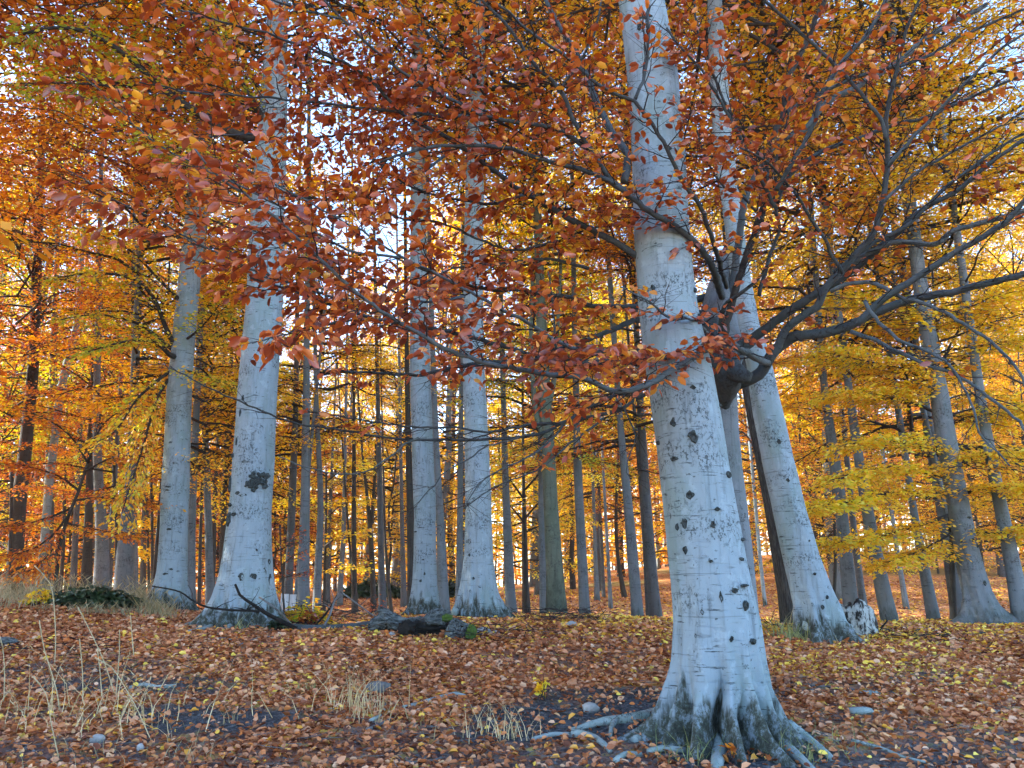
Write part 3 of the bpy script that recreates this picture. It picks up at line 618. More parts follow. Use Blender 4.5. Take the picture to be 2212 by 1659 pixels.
# ------------------------------------------------------------------ forest behind (random but individual trees)
used = [(t.base[0], t.base[1]) for t in trees]
r = np.random.RandomState(77)
def bg_tree_mesh(seed, h, rad):
    rr = np.random.RandomState(seed); z = np.linspace(-.4, h, 12); P = np.stack([np.cumsum(rr.randn(12) * .07), np.cumsum(rr.randn(12) * .07), z], 1); P -= P[0] * [1, 1, 0]
    mb = MB(); mb.tube(P, rad * (1 - .65 * (z + .4) / h) * (1 + .25 * np.exp(-(z + .4) / .4)), 9, cap=False, wob=.05, seed=seed)
    for q in range(2):
        a = rr.rand() * 6.28; i = 6 + q; d = np.array([math.cos(a) * .4, math.sin(a) * .4, 1]); s = np.linspace(0, 1, 4)[:, None]
        mb.tube(P[i] + d * s * h * .35, np.linspace(rad * .35, .03, 4), 5, cap=False)
    return mesh_np('trunk', np.vstack(mb.V), [np.vstack(mb.Fq)], smooth=True)
TM = [(bg_tree_mesh(i, 21, ra), m_) for i, (ra, m_) in enumerate([(.22, 'mid'), (.18, 'grey'), (.15, 'dark'), (.25, 'mid'), (.13, 'grey'), (.2, 'grey')])]
for me, m_ in TM: me.materials.append(M[m_])
TU = [bg_tree_mesh(40 + i, 9, .06) for i in range(3)]
for me in TU: me.materials.append(M['dark'])
def bg_tree(x, y, key, mat, under, k, label, group, sc=1):
    rt = root('beech_tree', (x, y, float(H(x, y))), label, 'tree', group); rt.rotation_euler = (0, 0, k * 2.1)
    link(bpy.data.objects.new('trunk', TU[k % 3] if under else TM[k % 6][0]), rt); add_crown(rt, key, mat, sc=sc)
    used.append((x, y)); return rt
def pick(px):
    """autumn leaf colour, and painted sun glow, by direction"""
    u = r.rand()
    if px < 500: return 'oran' if u < .22 else 'rust' if u < .62 else 'oliv'
    if px < 1300: return 'yelo' if u < .5 else 'gold' if u < .75 else 'oran'  # extra yellow share puts a sunlit glow into the centre's leaf colours
    if px < 1600: return 'oran' if u < .4 else 'gold'
    return 'gold' if u < .72 else 'oran' if u < .86 else 'yelo'
LAND = [(40, 'dark trunk at the left edge'), (218, 'clustered grey trunks'), (374, 'tall pale beech with green foot'), (452, 'slim smooth pale trunk'), (533, 'beech with the black canker'), (656, 'straight forked grey trunk'), (742, 'curving backlit trunk'), (803, 'forked dark stem'), (919, 'beech behind the log'),
        (1034, 'beech with the painted mark'), (1100, 'trunk ringed with scars'), (1199, 'mossy green trunk'), (1260, 'wavy grey trunk'), (1363, 'smooth left leaning trunk'), (1410, 'grey trunk with slim companion'), (1530, 'big pale beech'), (1745, 'leaning pale beech'), (1828, 'trunk behind the stump'), (1905, 'broad grey leaning trunk'), (2000, 'trunk above the twiggy ground'), (2108, 'thick flared beech'), (2191, 'scarred trunk at the right edge')]
def whereabouts(px):
    q = min(LAND, key=lambda a: abs(a[0] - px)); return ('left' if px < q[0] else 'right') + ' of the ' + q[1]
k = 0
LBL = {'rust': 'rust red', 'oran': 'orange', 'gold': 'golden', 'yelo': 'bright yellow', 'oliv': 'olive yellow'}
tries = 0
while k < 74 and tries < 6000:
    tries += 1
    y = 24 + 46 * r.rand() ** .75; px = -250 + 2750 * r.rand(); p = at(px, 1250, y); x = p[0]
    if min((x - a) ** 2 + (y - b) ** 2 for a, b in used) < 2.7 ** 2 or (500 < px < 1500 and y < 36): continue
    far = y > 36; m_ = pick(px); dist = 'far' if far else 'mid distance'
    bg_tree(x, y, (['farA', 'farB'] if far else ['tallA', 'tallB', 'tallC'])[k % (2 if far else 3)], m_, False, k, '%s beech %s just %s' % (LBL[m_], 'far off' if far else 'farther back', whereabouts(px)), '%s %s beech trees of the background' % (LBL[m_], dist)); k += 1
# understory beeches
k = 0; tries = 0
while k < 46 and tries < 5000:
    tries += 1
    y = 22 + 40 * r.rand(); px = -150 + 2500 * r.rand(); x = at(px, 1250, y)[0]
    if min((x - a) ** 2 + (y - b) ** 2 for a, b in used) < 1.8 ** 2 or (500 < px < 1500 and y < 30): continue
    far = y > 34; m_ = pick(px)
    bg_tree(x, y, 'farU' if far else ['underA', 'underB'][k % 2], m_, True, k, 'young %s beech %s just %s' % (LBL[m_], 'far off' if far else 'farther back', whereabouts(px)), 'young %s beeches among the %s trunks' % (LBL[m_], 'far' if far else 'nearer back')); k += 1
# unseen trees of the wood, added beyond the left edge to block the sun
for i, (x, y) in enumerate([(-13.5, 8.5), (-15, 13), (-17.5, 18), (-20, 10), (-24, 15), (-12.5, 4.5), (-18, 5), (-30, 12), (-16, 10.5), (-24, 7.5), (-13, 6.5), (-15.5, 6.8), (-19, 13), (-27, 10), (-22, 4), (-34, 9), (-29, 7), (-18, 15.5), (-26, 18), (-30, 21), (-34, 25), (-11.5, 7.5), (-16.5, 3.5)]):
    bg_tree(x, y, 'farA', 'oran', False, i, 'unseen orange beech added past the left edge to shade the foreground', 'unseen orange beeches added past the left edge for shade', sc=1.3)
# far woodland mass
def woodland():
    r = np.random.RandomState(9); mb = MB(); lb = LB(near=False)
    for q in range(420):
        a = math.radians(-48 + 96 * r.rand()); d = 72 + 60 * r.rand(); x, y = d * math.sin(a), d * math.cos(a); z = float(H(x, y)); h = 16 + 5 * r.rand()
        mb.twigs(np.array([[x, y, z - .5]]), np.array([[x + r.randn() * .6, y, z + h]]), .17, .05)
        n = 260; az = r.rand(n) * 6.283; hh = r.rand(n); lay = np.floor(hh * 9) / 9 + .03 * r.randn(n); rr = 3.6 * np.sqrt(r.rand(n)) * (.5 + .6 * np.sin(np.pi * np.clip(lay, 0, 1)))
        P = np.stack([x + rr * np.cos(az), y + rr * np.sin(az), z + 1.5 + lay * (h - 1) - .1 * rr], 1)
        lb.add(P, unit(r.randn(n, 3) * [1, 1, .3]), unit(UPV + .5 * r.randn(n, 3)), .5 + .35 * r.rand(n), np.clip(r.rand() + .2 * r.randn(n), 0, 1))
    o = lb.build('far_woodland', M['oran'], type('o', (), {'location': (0, 0, 0)})(), arr=None) if False else None
    P, D_, N_, L_, Rr = lb.arrays(); V, Fq = leaf_verts(P, D_, N_, L_, False); me = mesh_np('far_woodland', V, [Fq], {'rnd': Rr})
    o = mobj('far_woodland', me, M['gold']); o['kind'] = 'stuff'; o['label'] = 'hazy golden woodland closing the view behind the trunks'; o['category'] = 'woodland'
    tr = mb.build('trunks', M['mid'], o); tr['kind'] = 'stuff'
woodland()
# ================================================================== limbs and rust leaves of the burled tree
BR = [  # (pixels, depth start, depth end, width start, width end, bark, leaf amount, sub-branch length)
 ([(1575,815),(1600,826),(1625,818),(1648,800),(1664,770),(1708,730),(1774,720),(1828,706),(1891,676),(1975,646),(2075,626),(2212,591),(2330,560)], 7.7, 5.6, 30, 13, 'limb', .12, .9),
 ([(1655,790),(1674,760),(1700,710),(1740,680),(1764,666),(1784,620),(1811,593),(1851,547),(1888,500),(1908,427),(1918,350),(1914,277),(1928,187),(1958,67),(1984,0),(2000,-60)], 7.3, 5.2, 22, 6, 'limb', .35, .8),
 ([(1585,765),(1600,748),(1641,720),(1708,670),(1794,616),(1854,575),(1941,500),(1994,453),(2075,407),(2141,350),(2212,300)], 7.8, 5.8, 26, 8, 'limb', .3, .9),
 ([(1850,700),(1891,660),(1930,630),(1980,600),(2061,547),(2125,510),(2175,477),(2208,440),(2240,380)], 6.4, 5.4, 16, 9, 'limb', .1, .8),
 ([(1838,716),(1891,736),(1974,776),(2075,816),(2141,863),(2191,900),(2230,950)], 6.4, 5.3, 9, 5, 'limbl', .02, .5),
 ([(1794,630),(1841,610),(1891,613),(1941,640),(2025,666),(2091,706),(2141,740),(2191,790),(2230,860)], 6.6, 5.4, 9, 5, 'limbl', .02, .5),
 ([(1868,650),(1891,686),(1941,733),(2008,760),(2055,793),(2081,836),(2104,886),(2115,936),(2141,963),(2181,1006)], 6.2, 5.4, 8, 3, 'limbl', .02, .5),
 ([(1660,785),(1644,778),(1608,758),(1574,741),(1556,728),(1531,750),(1498,772),(1450,800),(1404,828),(1331,846),(1271,820),(1204,810),(1098,793),(978,760),(904,720),(821,670),(738,605),(650,520),(567,450),(467,377),(420,320)], 7.4, 4.0, 15, 4, 'limbl', .8, .6, .45),
 ([(1560,722),(1545,738),(1510,752),(1475,760),(1431,773),(1354,760),(1271,756),(1221,746),(1154,706),(1088,670),(1031,640),(951,596),(871,556),(780,500),(690,450),(600,400)], 7.3, 4.3, 11, 3, 'limbl', 1, .6, .45),
 ([(1540,790),(1480,785),(1388,783),(1321,783),(1248,780),(1204,766),(1138,763),(1071,743),(971,716),(871,700),(754,673),(640,630),(540,600)], 7.8, 4.8, 14, 4, 'limb', 1, .7),
 ([(1540,680),(1460,670),(1381,663),(1278,660),(1238,643),(1171,636),(1121,626),(1054,626),(960,600),(860,560)], 7.9, 6.6, 13, 4, 'limb', 1, .7),
 ([(1530,640),(1440,670),(1368,693),(1304,720),(1221,750),(1171,770),(1121,780),(1038,783),(971,796),(898,810),(804,806),(700,800)], 8.0, 6.4, 14, 4, 'limb', .8, .6),
 ([(1560,830),(1480,840),(1391,853),(1338,886),(1271,900),(1218,913),(1171,936),(1104,946),(1004,950),(871,950),(804,940),(738,930),(633,913),(567,886),(467,846),(400,810),(367,790)], 7.7, 5.4, 9, 2.5, 'limb', .10, .45),
 ([(1400,838),(1324,856),(1271,880),(1221,910),(1171,916),(1121,920),(1054,933),(971,923),(871,920),(738,900),(660,890)], 6.9, 5.8, 7, 2.5, 'limb', .22, .45),
 ([(1218,913),(1188,953),(1138,990),(1071,1020),(1031,1050),(1004,1100)], 6.0, 5.6, 5, 2, 'limb', .25, .3),
 ([(1154,936),(1054,963),(1021,986),(971,1013),(938,1046),(904,1086)], 5.9, 5.6, 4, 2, 'limb', .15, .3),
 ([(1304,903),(1238,953),(1171,1010),(1104,1036),(1038,1070),(1000,1100)], 6.3, 5.9, 5, 2, 'limb', .9, .3),
 ([(1348,853),(1351,886),(1371,940),(1358,986),(1354,1020),(1364,1036)], 6.6, 6.4, 4, 1.6, 'limb', .0, .2),
 ([(1271,820),(1244,783),(1204,760),(1198,710),(1194,653),(1184,586)], 6.3, 5.8, 6, 3, 'limb', .5, .4),
 ([(904,945),(871,963),(804,1013),(738,1023),(660,1010),(600,985)], 5.7, 5.4, 4, 2, 'limbl', .12, .3),
 ([(1560,640),(1530,560),(1475,500),(1404,457),(1344,410),(1271,370),(1204,353),(1138,333),(1071,317),(988,315),(904,323),(821,350)], 7.7, 5.2, 15, 5, 'limb', .8, .8, .33),
 ([(1430,590),(1410,570),(1368,547),(1304,510),(1238,477),(1138,420),(1064,367),(1004,323),(938,283),(864,243),(804,177),(738,133),(660,90)], 6.6, 5.2, 15, 4, 'limb', .9, .8),
 ([(1350,410),(1318,387),(1271,317),(1238,260),(1214,200),(1154,140),(1114,80),(1081,40),(1044,0),(1010,-60)], 5.95, 5.0, 11, 5, 'limb', .55, .8),
 ([(1271,323),(1221,287),(1171,270),(1104,263),(1038,247),(971,213),(888,167),(821,117),(771,73),(738,40),(700,0)], 5.8, 4.8, 10, 4, 'limb', 1, .8),
 ([(1570,620),(1540,520),(1510,440),(1475,393),(1448,333),(1424,293),(1388,240),(1371,217),(1324,200),(1278,173),(1221,120),(1154,77),(1098,27),(1058,0)], 7.5, 5.0, 10, 5, 'limb', .6, .7, .4),
 ([(1371,217),(1384,187),(1398,127),(1401,33),(1398,-20)], 5.7, 5.5, 7, 5, 'limb', .3, .5),
 ([(1348,393),(1354,333),(1321,283),(1288,217),(1254,133),(1204,50),(1174,-10)], 6.0, 6.6, 16, 8, 'limb', .5, .8),
 ([(1678,450),(1640,380),(1608,317),(1584,267),(1551,207),(1501,133),(1474,107),(1440,60)], 6.4, 6.0, 8, 4, 'limb', .6, .6),
 ([(1912,300),(1908,267),(1858,200),(1814,150),(1748,87),(1681,27),(1640,-10)], 5.8, 5.3, 8, 6, 'limb', .45, .6),
 ([(1565,720),(1582,620),(1596,520),(1610,430),(1648,353),(1681,307),(1741,277),(1774,233),(1808,207),(1841,193),(1884,167),(1941,133),(1994,87),(2058,50),(2130,10)], 7.9, 7.4, 20, 11, 'limbl', .3, .9),
 ([(1560,740),(1580,660),(1610,560),(1648,450),(1654,367),(1668,300),(1691,250),(1698,200),(1708,160),(1734,110),(1758,50),(1788,-10)], 7.0, 6.8, 15, 9, 'twigd', .35, .7),
 ([(1676,410),(1754,277),(1774,207),(1801,160),(1828,123),(1868,80),(1894,40),(1914,0)], 6.2, 5.8, 9, 8, 'limb', .35, .6),
 ([(1918,360),(1974,293),(2025,243),(2098,167),(2158,110),(2212,73)], 5.6, 5.0, 8, 5, 'limb', .3, .6),
 ([(1905,440),(1974,377),(2058,327),(2141,283),(2212,243)], 5.7, 5.2, 7, 4, 'limb', .3, .6),
 ([(1800,590),(1880,530),(1968,480),(2028,417),(2091,367),(2174,310),(2230,280)], 6.8, 6.0, 9, 5, 'limb', .3, .6),
 ([(1640,640),(1664,547),(1684,493),(1674,443),(1678,333),(1701,260),(1708,200)], 7.0, 6.2, 8, 4, 'limb', .7, .5),
 ([(1820,590),(1794,547),(1781,513),(1751,473),(1714,413),(1650,345),(1600,320)], 6.7, 6.0, 8, 4, 'limb', .7, .5),
 ([(1678,440),(1700,385),(1774,327),(1841,303),(1924,273),(2008,250),(2058,227),(2212,160)], 6.8, 6.0, 10, 5, 'limb', .3, .7),
 ([(1700,240),(1774,200),(1841,170),(1908,150),(1991,127),(2074,80),(2212,20)], 6.8, 6.2, 8, 5, 'limb', .35, .7),
 ([(1800,600),(1874,547),(1941,523),(2021,527),(2061,497),(2125,480),(2191,460),(2250,440)], 6.9, 6.2, 11, 9, 'limbl', .15, .6),
 ([(1556,726),(1558,700),(1562,665),(1600,632),(1640,600),(1664,560)], 7.2, 6.6, 11, 5, 'limb', .5, .4),
 ([(1545,740),(1500,690),(1450,690),(1400,650),(1340,620)], 7.0, 5.6, 6, 3, 'limbl', .6, .5, .5),
 ([(1668,420),(1640,340),(1590,270),(1545,170),(1510,80),(1500,0)], 6.9, 6.0, 7, 4, 'limb', .8, .6), ([(1664,500),(1610,430),(1560,400),(1520,330),(1500,260)], 6.9, 6.1, 6, 3, 'limb', .8, .6),
 ([(864,243),(804,177),(738,133),(600,80),(500,53),(350,10)], 5.4, 4.4, 7, 3, 'limb', 1, .7),
 ([(1038,247),(960,250),(800,235),(667,220),(567,210),(427,200),(300,177)], 5.8, 4.4, 7, 3, 'limb', 1, .7),
 ([(871,556),(750,540),(640,470),(520,400),(417,353),(333,307),(267,247),(177,160)], 5.0, 4.2, 6, 2, 'limbl', .8, .6),
 ([(871,700),(790,660),(720,640),(620,610),(520,570),(433,527),(333,473),(267,443),(200,400),(133,360)], 5.8, 4.3, 6, 2, 'limbl', .8, .6),
 ([(938,283),(860,300),(760,290),(640,300),(520,290),(430,300)], 6.2, 5.6, 6, 3, 'limb', 1, .7),
 ([(988,315),(900,380),(800,420),(680,430),(560,400),(470,390)], 6.5, 5.8, 6, 3, 'limb', 1, .7),
 ([(738,40),(650,20),(560,-10)], 5.6, 5.2, 5, 3, 'limb', 1, .7), ([(1154,140),(1080,150),(980,110),(900,50),(860,0)], 6.2, 5.6, 6, 3, 'limb', 1, .7),
 ([(1138,420),(1060,440),(980,430),(880,400),(790,330)], 6.4, 5.8, 6, 3, 'limb', 1, .7), ([(1204,520),(1120,540),(1040,520),(950,480),(860,470),(760,400)], 6.7, 6.0, 6, 3, 'limb', 1, .7),
 ([(1271,580),(1180,560),(1080,570),(980,580),(900,620)], 6.9, 6.2, 7, 3, 'limb', 1, .6), ([(1204,200),(1260,120),(1290,50),(1300,-10)], 6.4, 6.0, 6, 4, 'limb', .7, .6),
 ([(1004,640),(900,650),(800,600),(700,560),(600,520),(500,480)], 5.4, 4.3, 6, 2.5, 'limb', 1, .6), ([(780,690),(700,700),(620,720),(560,740)], 5.2, 4.3, 5, 2, 'limb', 1, .5),
]
rb = np.random.RandomState(21)
subm = MB(); lbR = LB(near=True)
for bi, rec in enumerate(BR):
    px, d0, d1, w0, w1, bk, ld, sl = rec[:8]; pw = rec[8] if len(rec) > 8 else 1.0; w0 *= .92 if w0 > 18 else 1.12; w1 *= .9 if w0 > 18 else 1.15
    pxa = np.array(px, float); n = len(px)
    cum = np.concatenate([[0], np.cumsum(np.linalg.norm(np.diff(pxa, axis=0), axis=1))]); cum /= cum[-1]
    pts = []
    for (x, y), t in zip(px, cum):
        d = d0 + (d1 - d0) * t ** pw; p = at(x, y, d); pts.append([*p, (w0 + (w1 - w0) * t ** .8) * .5 * axd(p) / F])
    Q = resample(np.array(pts), .06)
    Q[1:-1, :3] += .004 * rb.randn(len(Q) - 2, 3)
    mb = MB(); mb.tube(Q[:, :3], Q[:, 3], 9, wob=.12, seed=bi); mb.build('branch', M[bk], T_burl.root)
    L_ = np.linalg.norm(np.diff(Q[:, :3], axis=0), axis=1).sum()
    ns = int(L_ / (.13 if ld > .2 else .2)); 
    for q in range(ns):
        t = .12 + .88 * (q + rb.rand()) / ns; i = min(int(t * (len(Q) - 1)), len(Q) - 2); B = Q[i, :3]; T = unit(Q[i + 1, :3] - Q[i, :3])
        # keep twig-free the stretch next to the burl
        if Q[i, 1] > 7.55: continue
        a = (1 if q % 2 else -1) * math.radians(30 + 35 * rb.rand()); D = rotz(T[None], np.array([a]))[0]
        D[2] = D[2] * .6 + .22 * rb.randn() - .02; D = unit(D); ln = sl * (.35 + .65 * rb.rand()) * (1.1 - .5 * t)
        s = np.linspace(0, 1, 6)[:, None]; Pp = B + D * ln * s; Pp += .022 * ln * rb.randn(6, 3) * (s > 0); Pp[:, 2] += .08 * ln * (s[:, 0] ** 2) * rb.randn()
        subm.tube(Pp, np.linspace(min(.0065, Q[i, 3] * .6), .002, 6), 4, cap=False)
        bx = 1106 + F * B[0] / axd(B); by = 829.5 - F * float(np.dot(B - CAM, UP)) / axd(B)
        fx = (1.5 if bx > 1500 and by < 480 else .6 if bx > 1500 else 1) * (.5 if by > 760 else 1) * (.8 if 840 < bx < 1120 else 1) * (.85 if bx > 1850 else 1)
        has = rb.rand() < ld * 1.15 * fx
        K = max(4, int(ln / .062)); nl = 0
        if has: nl = 2 + int(2.6 * ld)
        fan(Pp, subm, lbR, K, .22 + .1 * rb.rand(), nl, .083, rb, t0=.12, spread=.022, tr=.0022, droop=.4, tilt=.75, flat=.012)
subm.build('twigs', M['twig'], T_burl.root, kind='stuff')
Pl, Dl, Nl, Ll, Rl = lbR.arrays(); print('RUST leaves', len(Pl))
dist = np.linalg.norm(Pl - CAM, axis=1) / Ll
inside = np.array([abs((p - CAM)[0] / axd(p)) < .64 for p in Pl])
order = np.argsort(dist + 1e3 * (~inside)); near = order[:300]; rest = order[300:]
lbR.build('foliage', M['rust'], T_burl.root, arr=[a[rest] for a in (Pl, Dl, Nl, Ll, Rl)], wid=.54)
def leaf_objs(name, idx, arrs, mat, parent, **kw):
    P, D_, N_, L_, R_ = arrs; off = np.array(parent.location)
    protos = []
    for v in range(6):
        V, Fq = leaf_verts(np.zeros((1, 3)), np.array([[0, 1., 0]]), np.array([[0, 0, 1.]]), np.array([1.0]), True, fold=.1 + .08 * v, curl=.04 + .05 * v, **kw)
        me = mesh_np(name, V, [Fq], {'rnd': [(v + .5) / 6] * 2}); me.materials.append(M[mat]); protos.append(me)
    from mathutils import Matrix
    for q, i in enumerate(idx):
        D = unit(D_[i]); S = unit(np.cross(N_[i], D)); U = np.cross(D, S)
        # local axes: x = -S.. y = D, z = U
        o = bpy.data.objects.new(name, protos[q % 6]); o.parent = parent
        X = np.cross(D, U)
        m = Matrix([[X[0], D[0], U[0], 0], [X[1], D[1], U[1], 0], [X[2], D[2], U[2], 0], [0, 0, 0, 1]])
        o.matrix_local = Matrix.Translation([float(a) for a in (P[i] - off)]) @ m @ Matrix.Scale(float(L_[i]), 4)
        C.objects.link(o)
leaf_objs('leaf', near, (Pl, Dl, Nl, Ll, Rl), 'rust', T_burl.root, wid=.54)
# ================================================================== sprays of the neighbouring trees, seen in the picture
def sprays(t, lines, mat, seed, leafL=.08, K=16, nl=16, twl=.8, name='crown', spread=.12, bark='twigd'):
    """lines: (pixels, depth start, depth end, width start)"""
    r = np.random.RandomState(seed); mb = MB(); lb = LB(near=False); tw = MB()
    for px, d0, d1, w0 in lines:
        n = len(px); pts = []
        for q, (x, y) in enumerate(px):
            tt = q / (n - 1); p = at(x, y, d0 + (d1 - d0) * tt); pts.append([*p, (w0 * (1 - .75 * tt)) * .5 * axd(p) / F])
        Q = resample(np.array(pts), .15); mb = MB(); mb.tube(Q[:, :3], Q[:, 3], 6, wob=.1); mb.build('branch', M[bark], t.root)
        L_ = np.linalg.norm(Q[-1, :3] - Q[0, :3])
        fan(Q[:, :3], tw, lb, int(K * max(1, L_ / 2)), twl, nl, leafL, r, t0=.2, spread=spread, tr=.005, flat=.04)
    tw.build('twigs', M['twigd'], t.root, kind='stuff'); lb.build(name, M[mat], t.root)
sprays(T2, [([(563,293),(517,293),(467,267),(400,227),(350,190),(300,143),(240,97),(180,67),(117,60),(50,73)], 11.4, 9.5, 22),
            ([(400,227),(330,235),(250,190),(150,180),(40,180)], 10.8, 9.6, 9),
            ([(585,300),(560,240),(530,190),(480,100),(470,20)], 11.4, 10.5, 14), ([(560,380),(480,350),(400,330),(320,300)], 11.4, 10, 9)], 'oliv', 1, K=22, nl=20)
sprays(T1, [([(388,775),(365,765),(340,740),(300,735),(250,742),(190,760)], 14.6, 12.5, 13), ([(385,765),(355,700),(330,640),(280,600),(200,590),(120,600)], 14.6, 12.5, 12),
            ([(385,790),(340,860),(310,960),(285,1040),(262,1110)], 14.6, 13.5, 8), ([(385,790),(330,830),(290,870),(250,930),(200,960)], 14.6, 13.2, 8), ([(400,660),(350,610),(280,540),(200,500)], 14.6, 12.8, 9),
            ([(392,740),(420,720),(450,690),(480,650)], 14.6, 13.5, 7), ([(395,800),(440,810),(490,830)], 14.6, 13.5, 6), ([(385,765),(300,700),(210,680),(130,690)], 14.6, 12.8, 9)], 'oliv', 2, K=24, nl=20, twl=.75)
U = {}
def under(label, path, D, mat, lines, seed, bark='dark', **kw):
    t = make_tree(label, path, D, bark, n=10, seed=seed, ztop=kw.pop('ztop', 5)); sprays(t, lines, mat, seed, **kw); trees.append(t); return t
under('young forked beech spreading orange sprays over the pale grass', [(120, 1290, 9), (124, 1200, 8), (140, 1130, 8), (165, 1075, 7), (190, 1000, 5)], 15.5, 'oran',
      [([(150,1100),(100,1120),(40,1135),(-40,1140)],15.5,14.5,6), ([(150,1110),(110,1160),(60,1190),(0,1200)],15.5,14.6,6), ([(165,1080),(230,1075),(300,1085),(350,1090)],15.5,14.6,6), ([(170,1060),(130,1030),(70,1010),(0,1000)],15.5,14.4,5),
       ([(180,1020),(240,990),(300,985),(350,1000)],15.5,14.8,5), ([(190,1000),(150,940),(90,900),(20,880)],15.5,14.8,5), ([(190,1000),(220,920),(280,880),(340,880)],15.5,15,5), ([(140,1130),(190,1140),(240,1150),(280,1150)],15.5,14.6,5), ([(140,1150),(90,1215),(50,1240)],15.5,14.9,4)], 201, K=22, nl=20, twl=.8)
under('young beech with rusty and orange layers above the left cluster', [(250, 1290, 7), (252, 1150, 6), (246, 1020, 6), (240, 900, 5)], 19, 'rust',
      [([(246,1020),(180,1010),(110,1000),(40,1010)],19,17.5,5), ([(245,980),(300,960),(340,950)],19,18,4), ([(242,920),(170,900),(100,880),(20,860)],19,17.5,5), ([(240,880),(180,820),(110,780),(30,760)],19,18,4), ([(248,1050),(210,1060),(160,1070)],19,18,4), ([(240,880),(290,860),(340,850)],19,18,4)], 202, K=20, nl=16)
under('gold leaved beech reaching low layered sprays toward the leaning pale beech', [(2060, 1372, 14), (2058, 1250, 12), (2055, 1120, 11), (2050, 1030, 9), (2040, 900, 7), (2030, 780, 5)], 14.2, 'goly',
      [([(2055,1060),(2010,1075),(1950,1060),(1880,1075),(1800,1090),(1740,1100)],14.2,11.5,13), ([(2052,1030),(1990,1020),(1930,1010),(1860,1020),(1800,1040)],14.2,12,12), ([(2058,1110),(2000,1130),(1930,1150),(1860,1170),(1800,1170)],14.2,12.5,9),
       ([(2055,1070),(2110,1060),(2170,1050),(2240,1060)],14.2,12.5,9), ([(2050,1020),(2100,990),(2160,975),(2240,970)],14.2,12.2,9), ([(2048,980),(1980,960),(1900,950),(1830,960)],14.2,12.6,9), ([(2040,920),(2100,900),(2180,890),(2240,880)],14.2,13,8),
       ([(2040,900),(1970,870),(1880,850),(1790,850)],14.2,13,8), ([(2035,840),(1960,800),(1870,780),(1780,760)],14.2,13,7), ([(2032,800),(2090,770),(2160,740),(2240,730)],14.2,13,7), ([(2058,1140),(2110,1150),(2180,1150),(2240,1140)],14.2,13,7), ([(2058,1150),(1990,1190),(1920,1215)],14.2,13,6),
       ([(2030,790),(1990,720),(1900,660),(1800,640)],14.2,13.4,6), ([(2030,790),(2080,700),(2150,640),(2230,610)],14.2,13.4,6)], 203, K=38, nl=30, twl=.85, ztop=8)
under('yellow beech with upswept sprays between the mossy trunk and the wavy grey trunk', [(1136, 1333, 12), (1135, 1200, 10), (1133, 1120, 8), (1131, 1040, 6)], 20.5, 'yelo',
      [([(1134,1130),(1100,1090),(1070,1060)],20.5,20,5), ([(1134,1120),(1170,1080),(1210,1050)],20.5,19.5,5), ([(1133,1080),(1090,1020),(1060,980)],20.5,20,5), ([(1132,1060),(1180,1010),(1230,990),(1280,1000)],20.5,19.5,5), ([(1135,1180),(1100,1160),(1075,1170)],20.5,20,3), ([(1134,1150),(1180,1130),(1230,1110),(1270,1120)],20.5,19.5,4)], 204, K=18, nl=15, leafL=.095)
under('golden beech standing behind the bleached stump with layered sprays', [(1800, 1345, 8), (1805, 1200, 7), (1800, 1050, 6), (1790, 900, 5), (1780, 750, 4)], 18.0, 'gold',
      [([(1803,1120),(1760,1110),(1720,1120)],18,17,5), ([(1802,1060),(1850,1040),(1910,1045)],18,17,5), ([(1800,1000),(1750,980),(1710,990)],18,17,5), ([(1798,950),(1850,920),(1920,920)],18,17,5), ([(1792,900),(1740,870),(1690,880)],18,17,5), ([(1788,840),(1850,800),(1930,790)],18,17,5),
       ([(1785,800),(1730,770),(1680,780)],18,17,4), ([(1780,750),(1840,700),(1910,680)],18,17,4), ([(1780,750),(1740,690),(1700,650)],18,17,4), ([(1805,1180),(1850,1170),(1900,1190)],18,17,4), ([(1780,750),(1790,650),(1830,560)],18,17,4)], 208, K=26, nl=22, twl=.95)
under('golden beech near the right edge half hidden by its own sprays', [(2240, 1350, 9), (2235, 1200, 8), (2225, 1000, 7), (2210, 800, 6), (2190, 600, 5)], 17.0, 'gold',
      [([(2225,1000),(2160,980),(2100,990)],17,16,5), ([(2220,920),(2150,890),(2080,900)],17,16,5), ([(2212,830),(2140,800),(2060,800)],17,16,5), ([(2205,750),(2130,700),(2050,700)],17,16,5), ([(2200,690),(2120,620),(2040,600)],17,16,5), ([(2190,600),(2120,530),(2030,500)],17,16,4),
       ([(2190,600),(2180,500),(2120,400)],17,16,4), ([(2190,600),(2230,500),(2250,400)],17,16,4), ([(2230,1080),(2180,1070),(2130,1090)],17,16,4)], 209, K=26, nl=22, twl=1.0)
under('orange beech behind the two left stems with wide flat layers', [(20, 1290, 8), (24, 1100, 7), (28, 900, 6), (34, 700, 5), (40, 540, 4)], 20.0, 'oran',
      [([(26,980),(80,960),(150,970)],20,19,5), ([(28,880),(90,850),(170,860)],20,19,5), ([(28,900),(-20,880),(-60,890)],20,19,4), ([(32,780),(100,740),(190,740)],20,19,5), ([(34,700),(110,640),(200,620)],20,19,5), ([(36,640),(90,560),(170,500)],20,19,5), ([(40,560),(60,460),(120,380)],20,19,4), ([(40,540),(0,460),(-20,400)],20,19,4), ([(25,1060),(80,1050),(130,1060)],20,19,4)], 210, K=26, nl=20, twl=1.1)
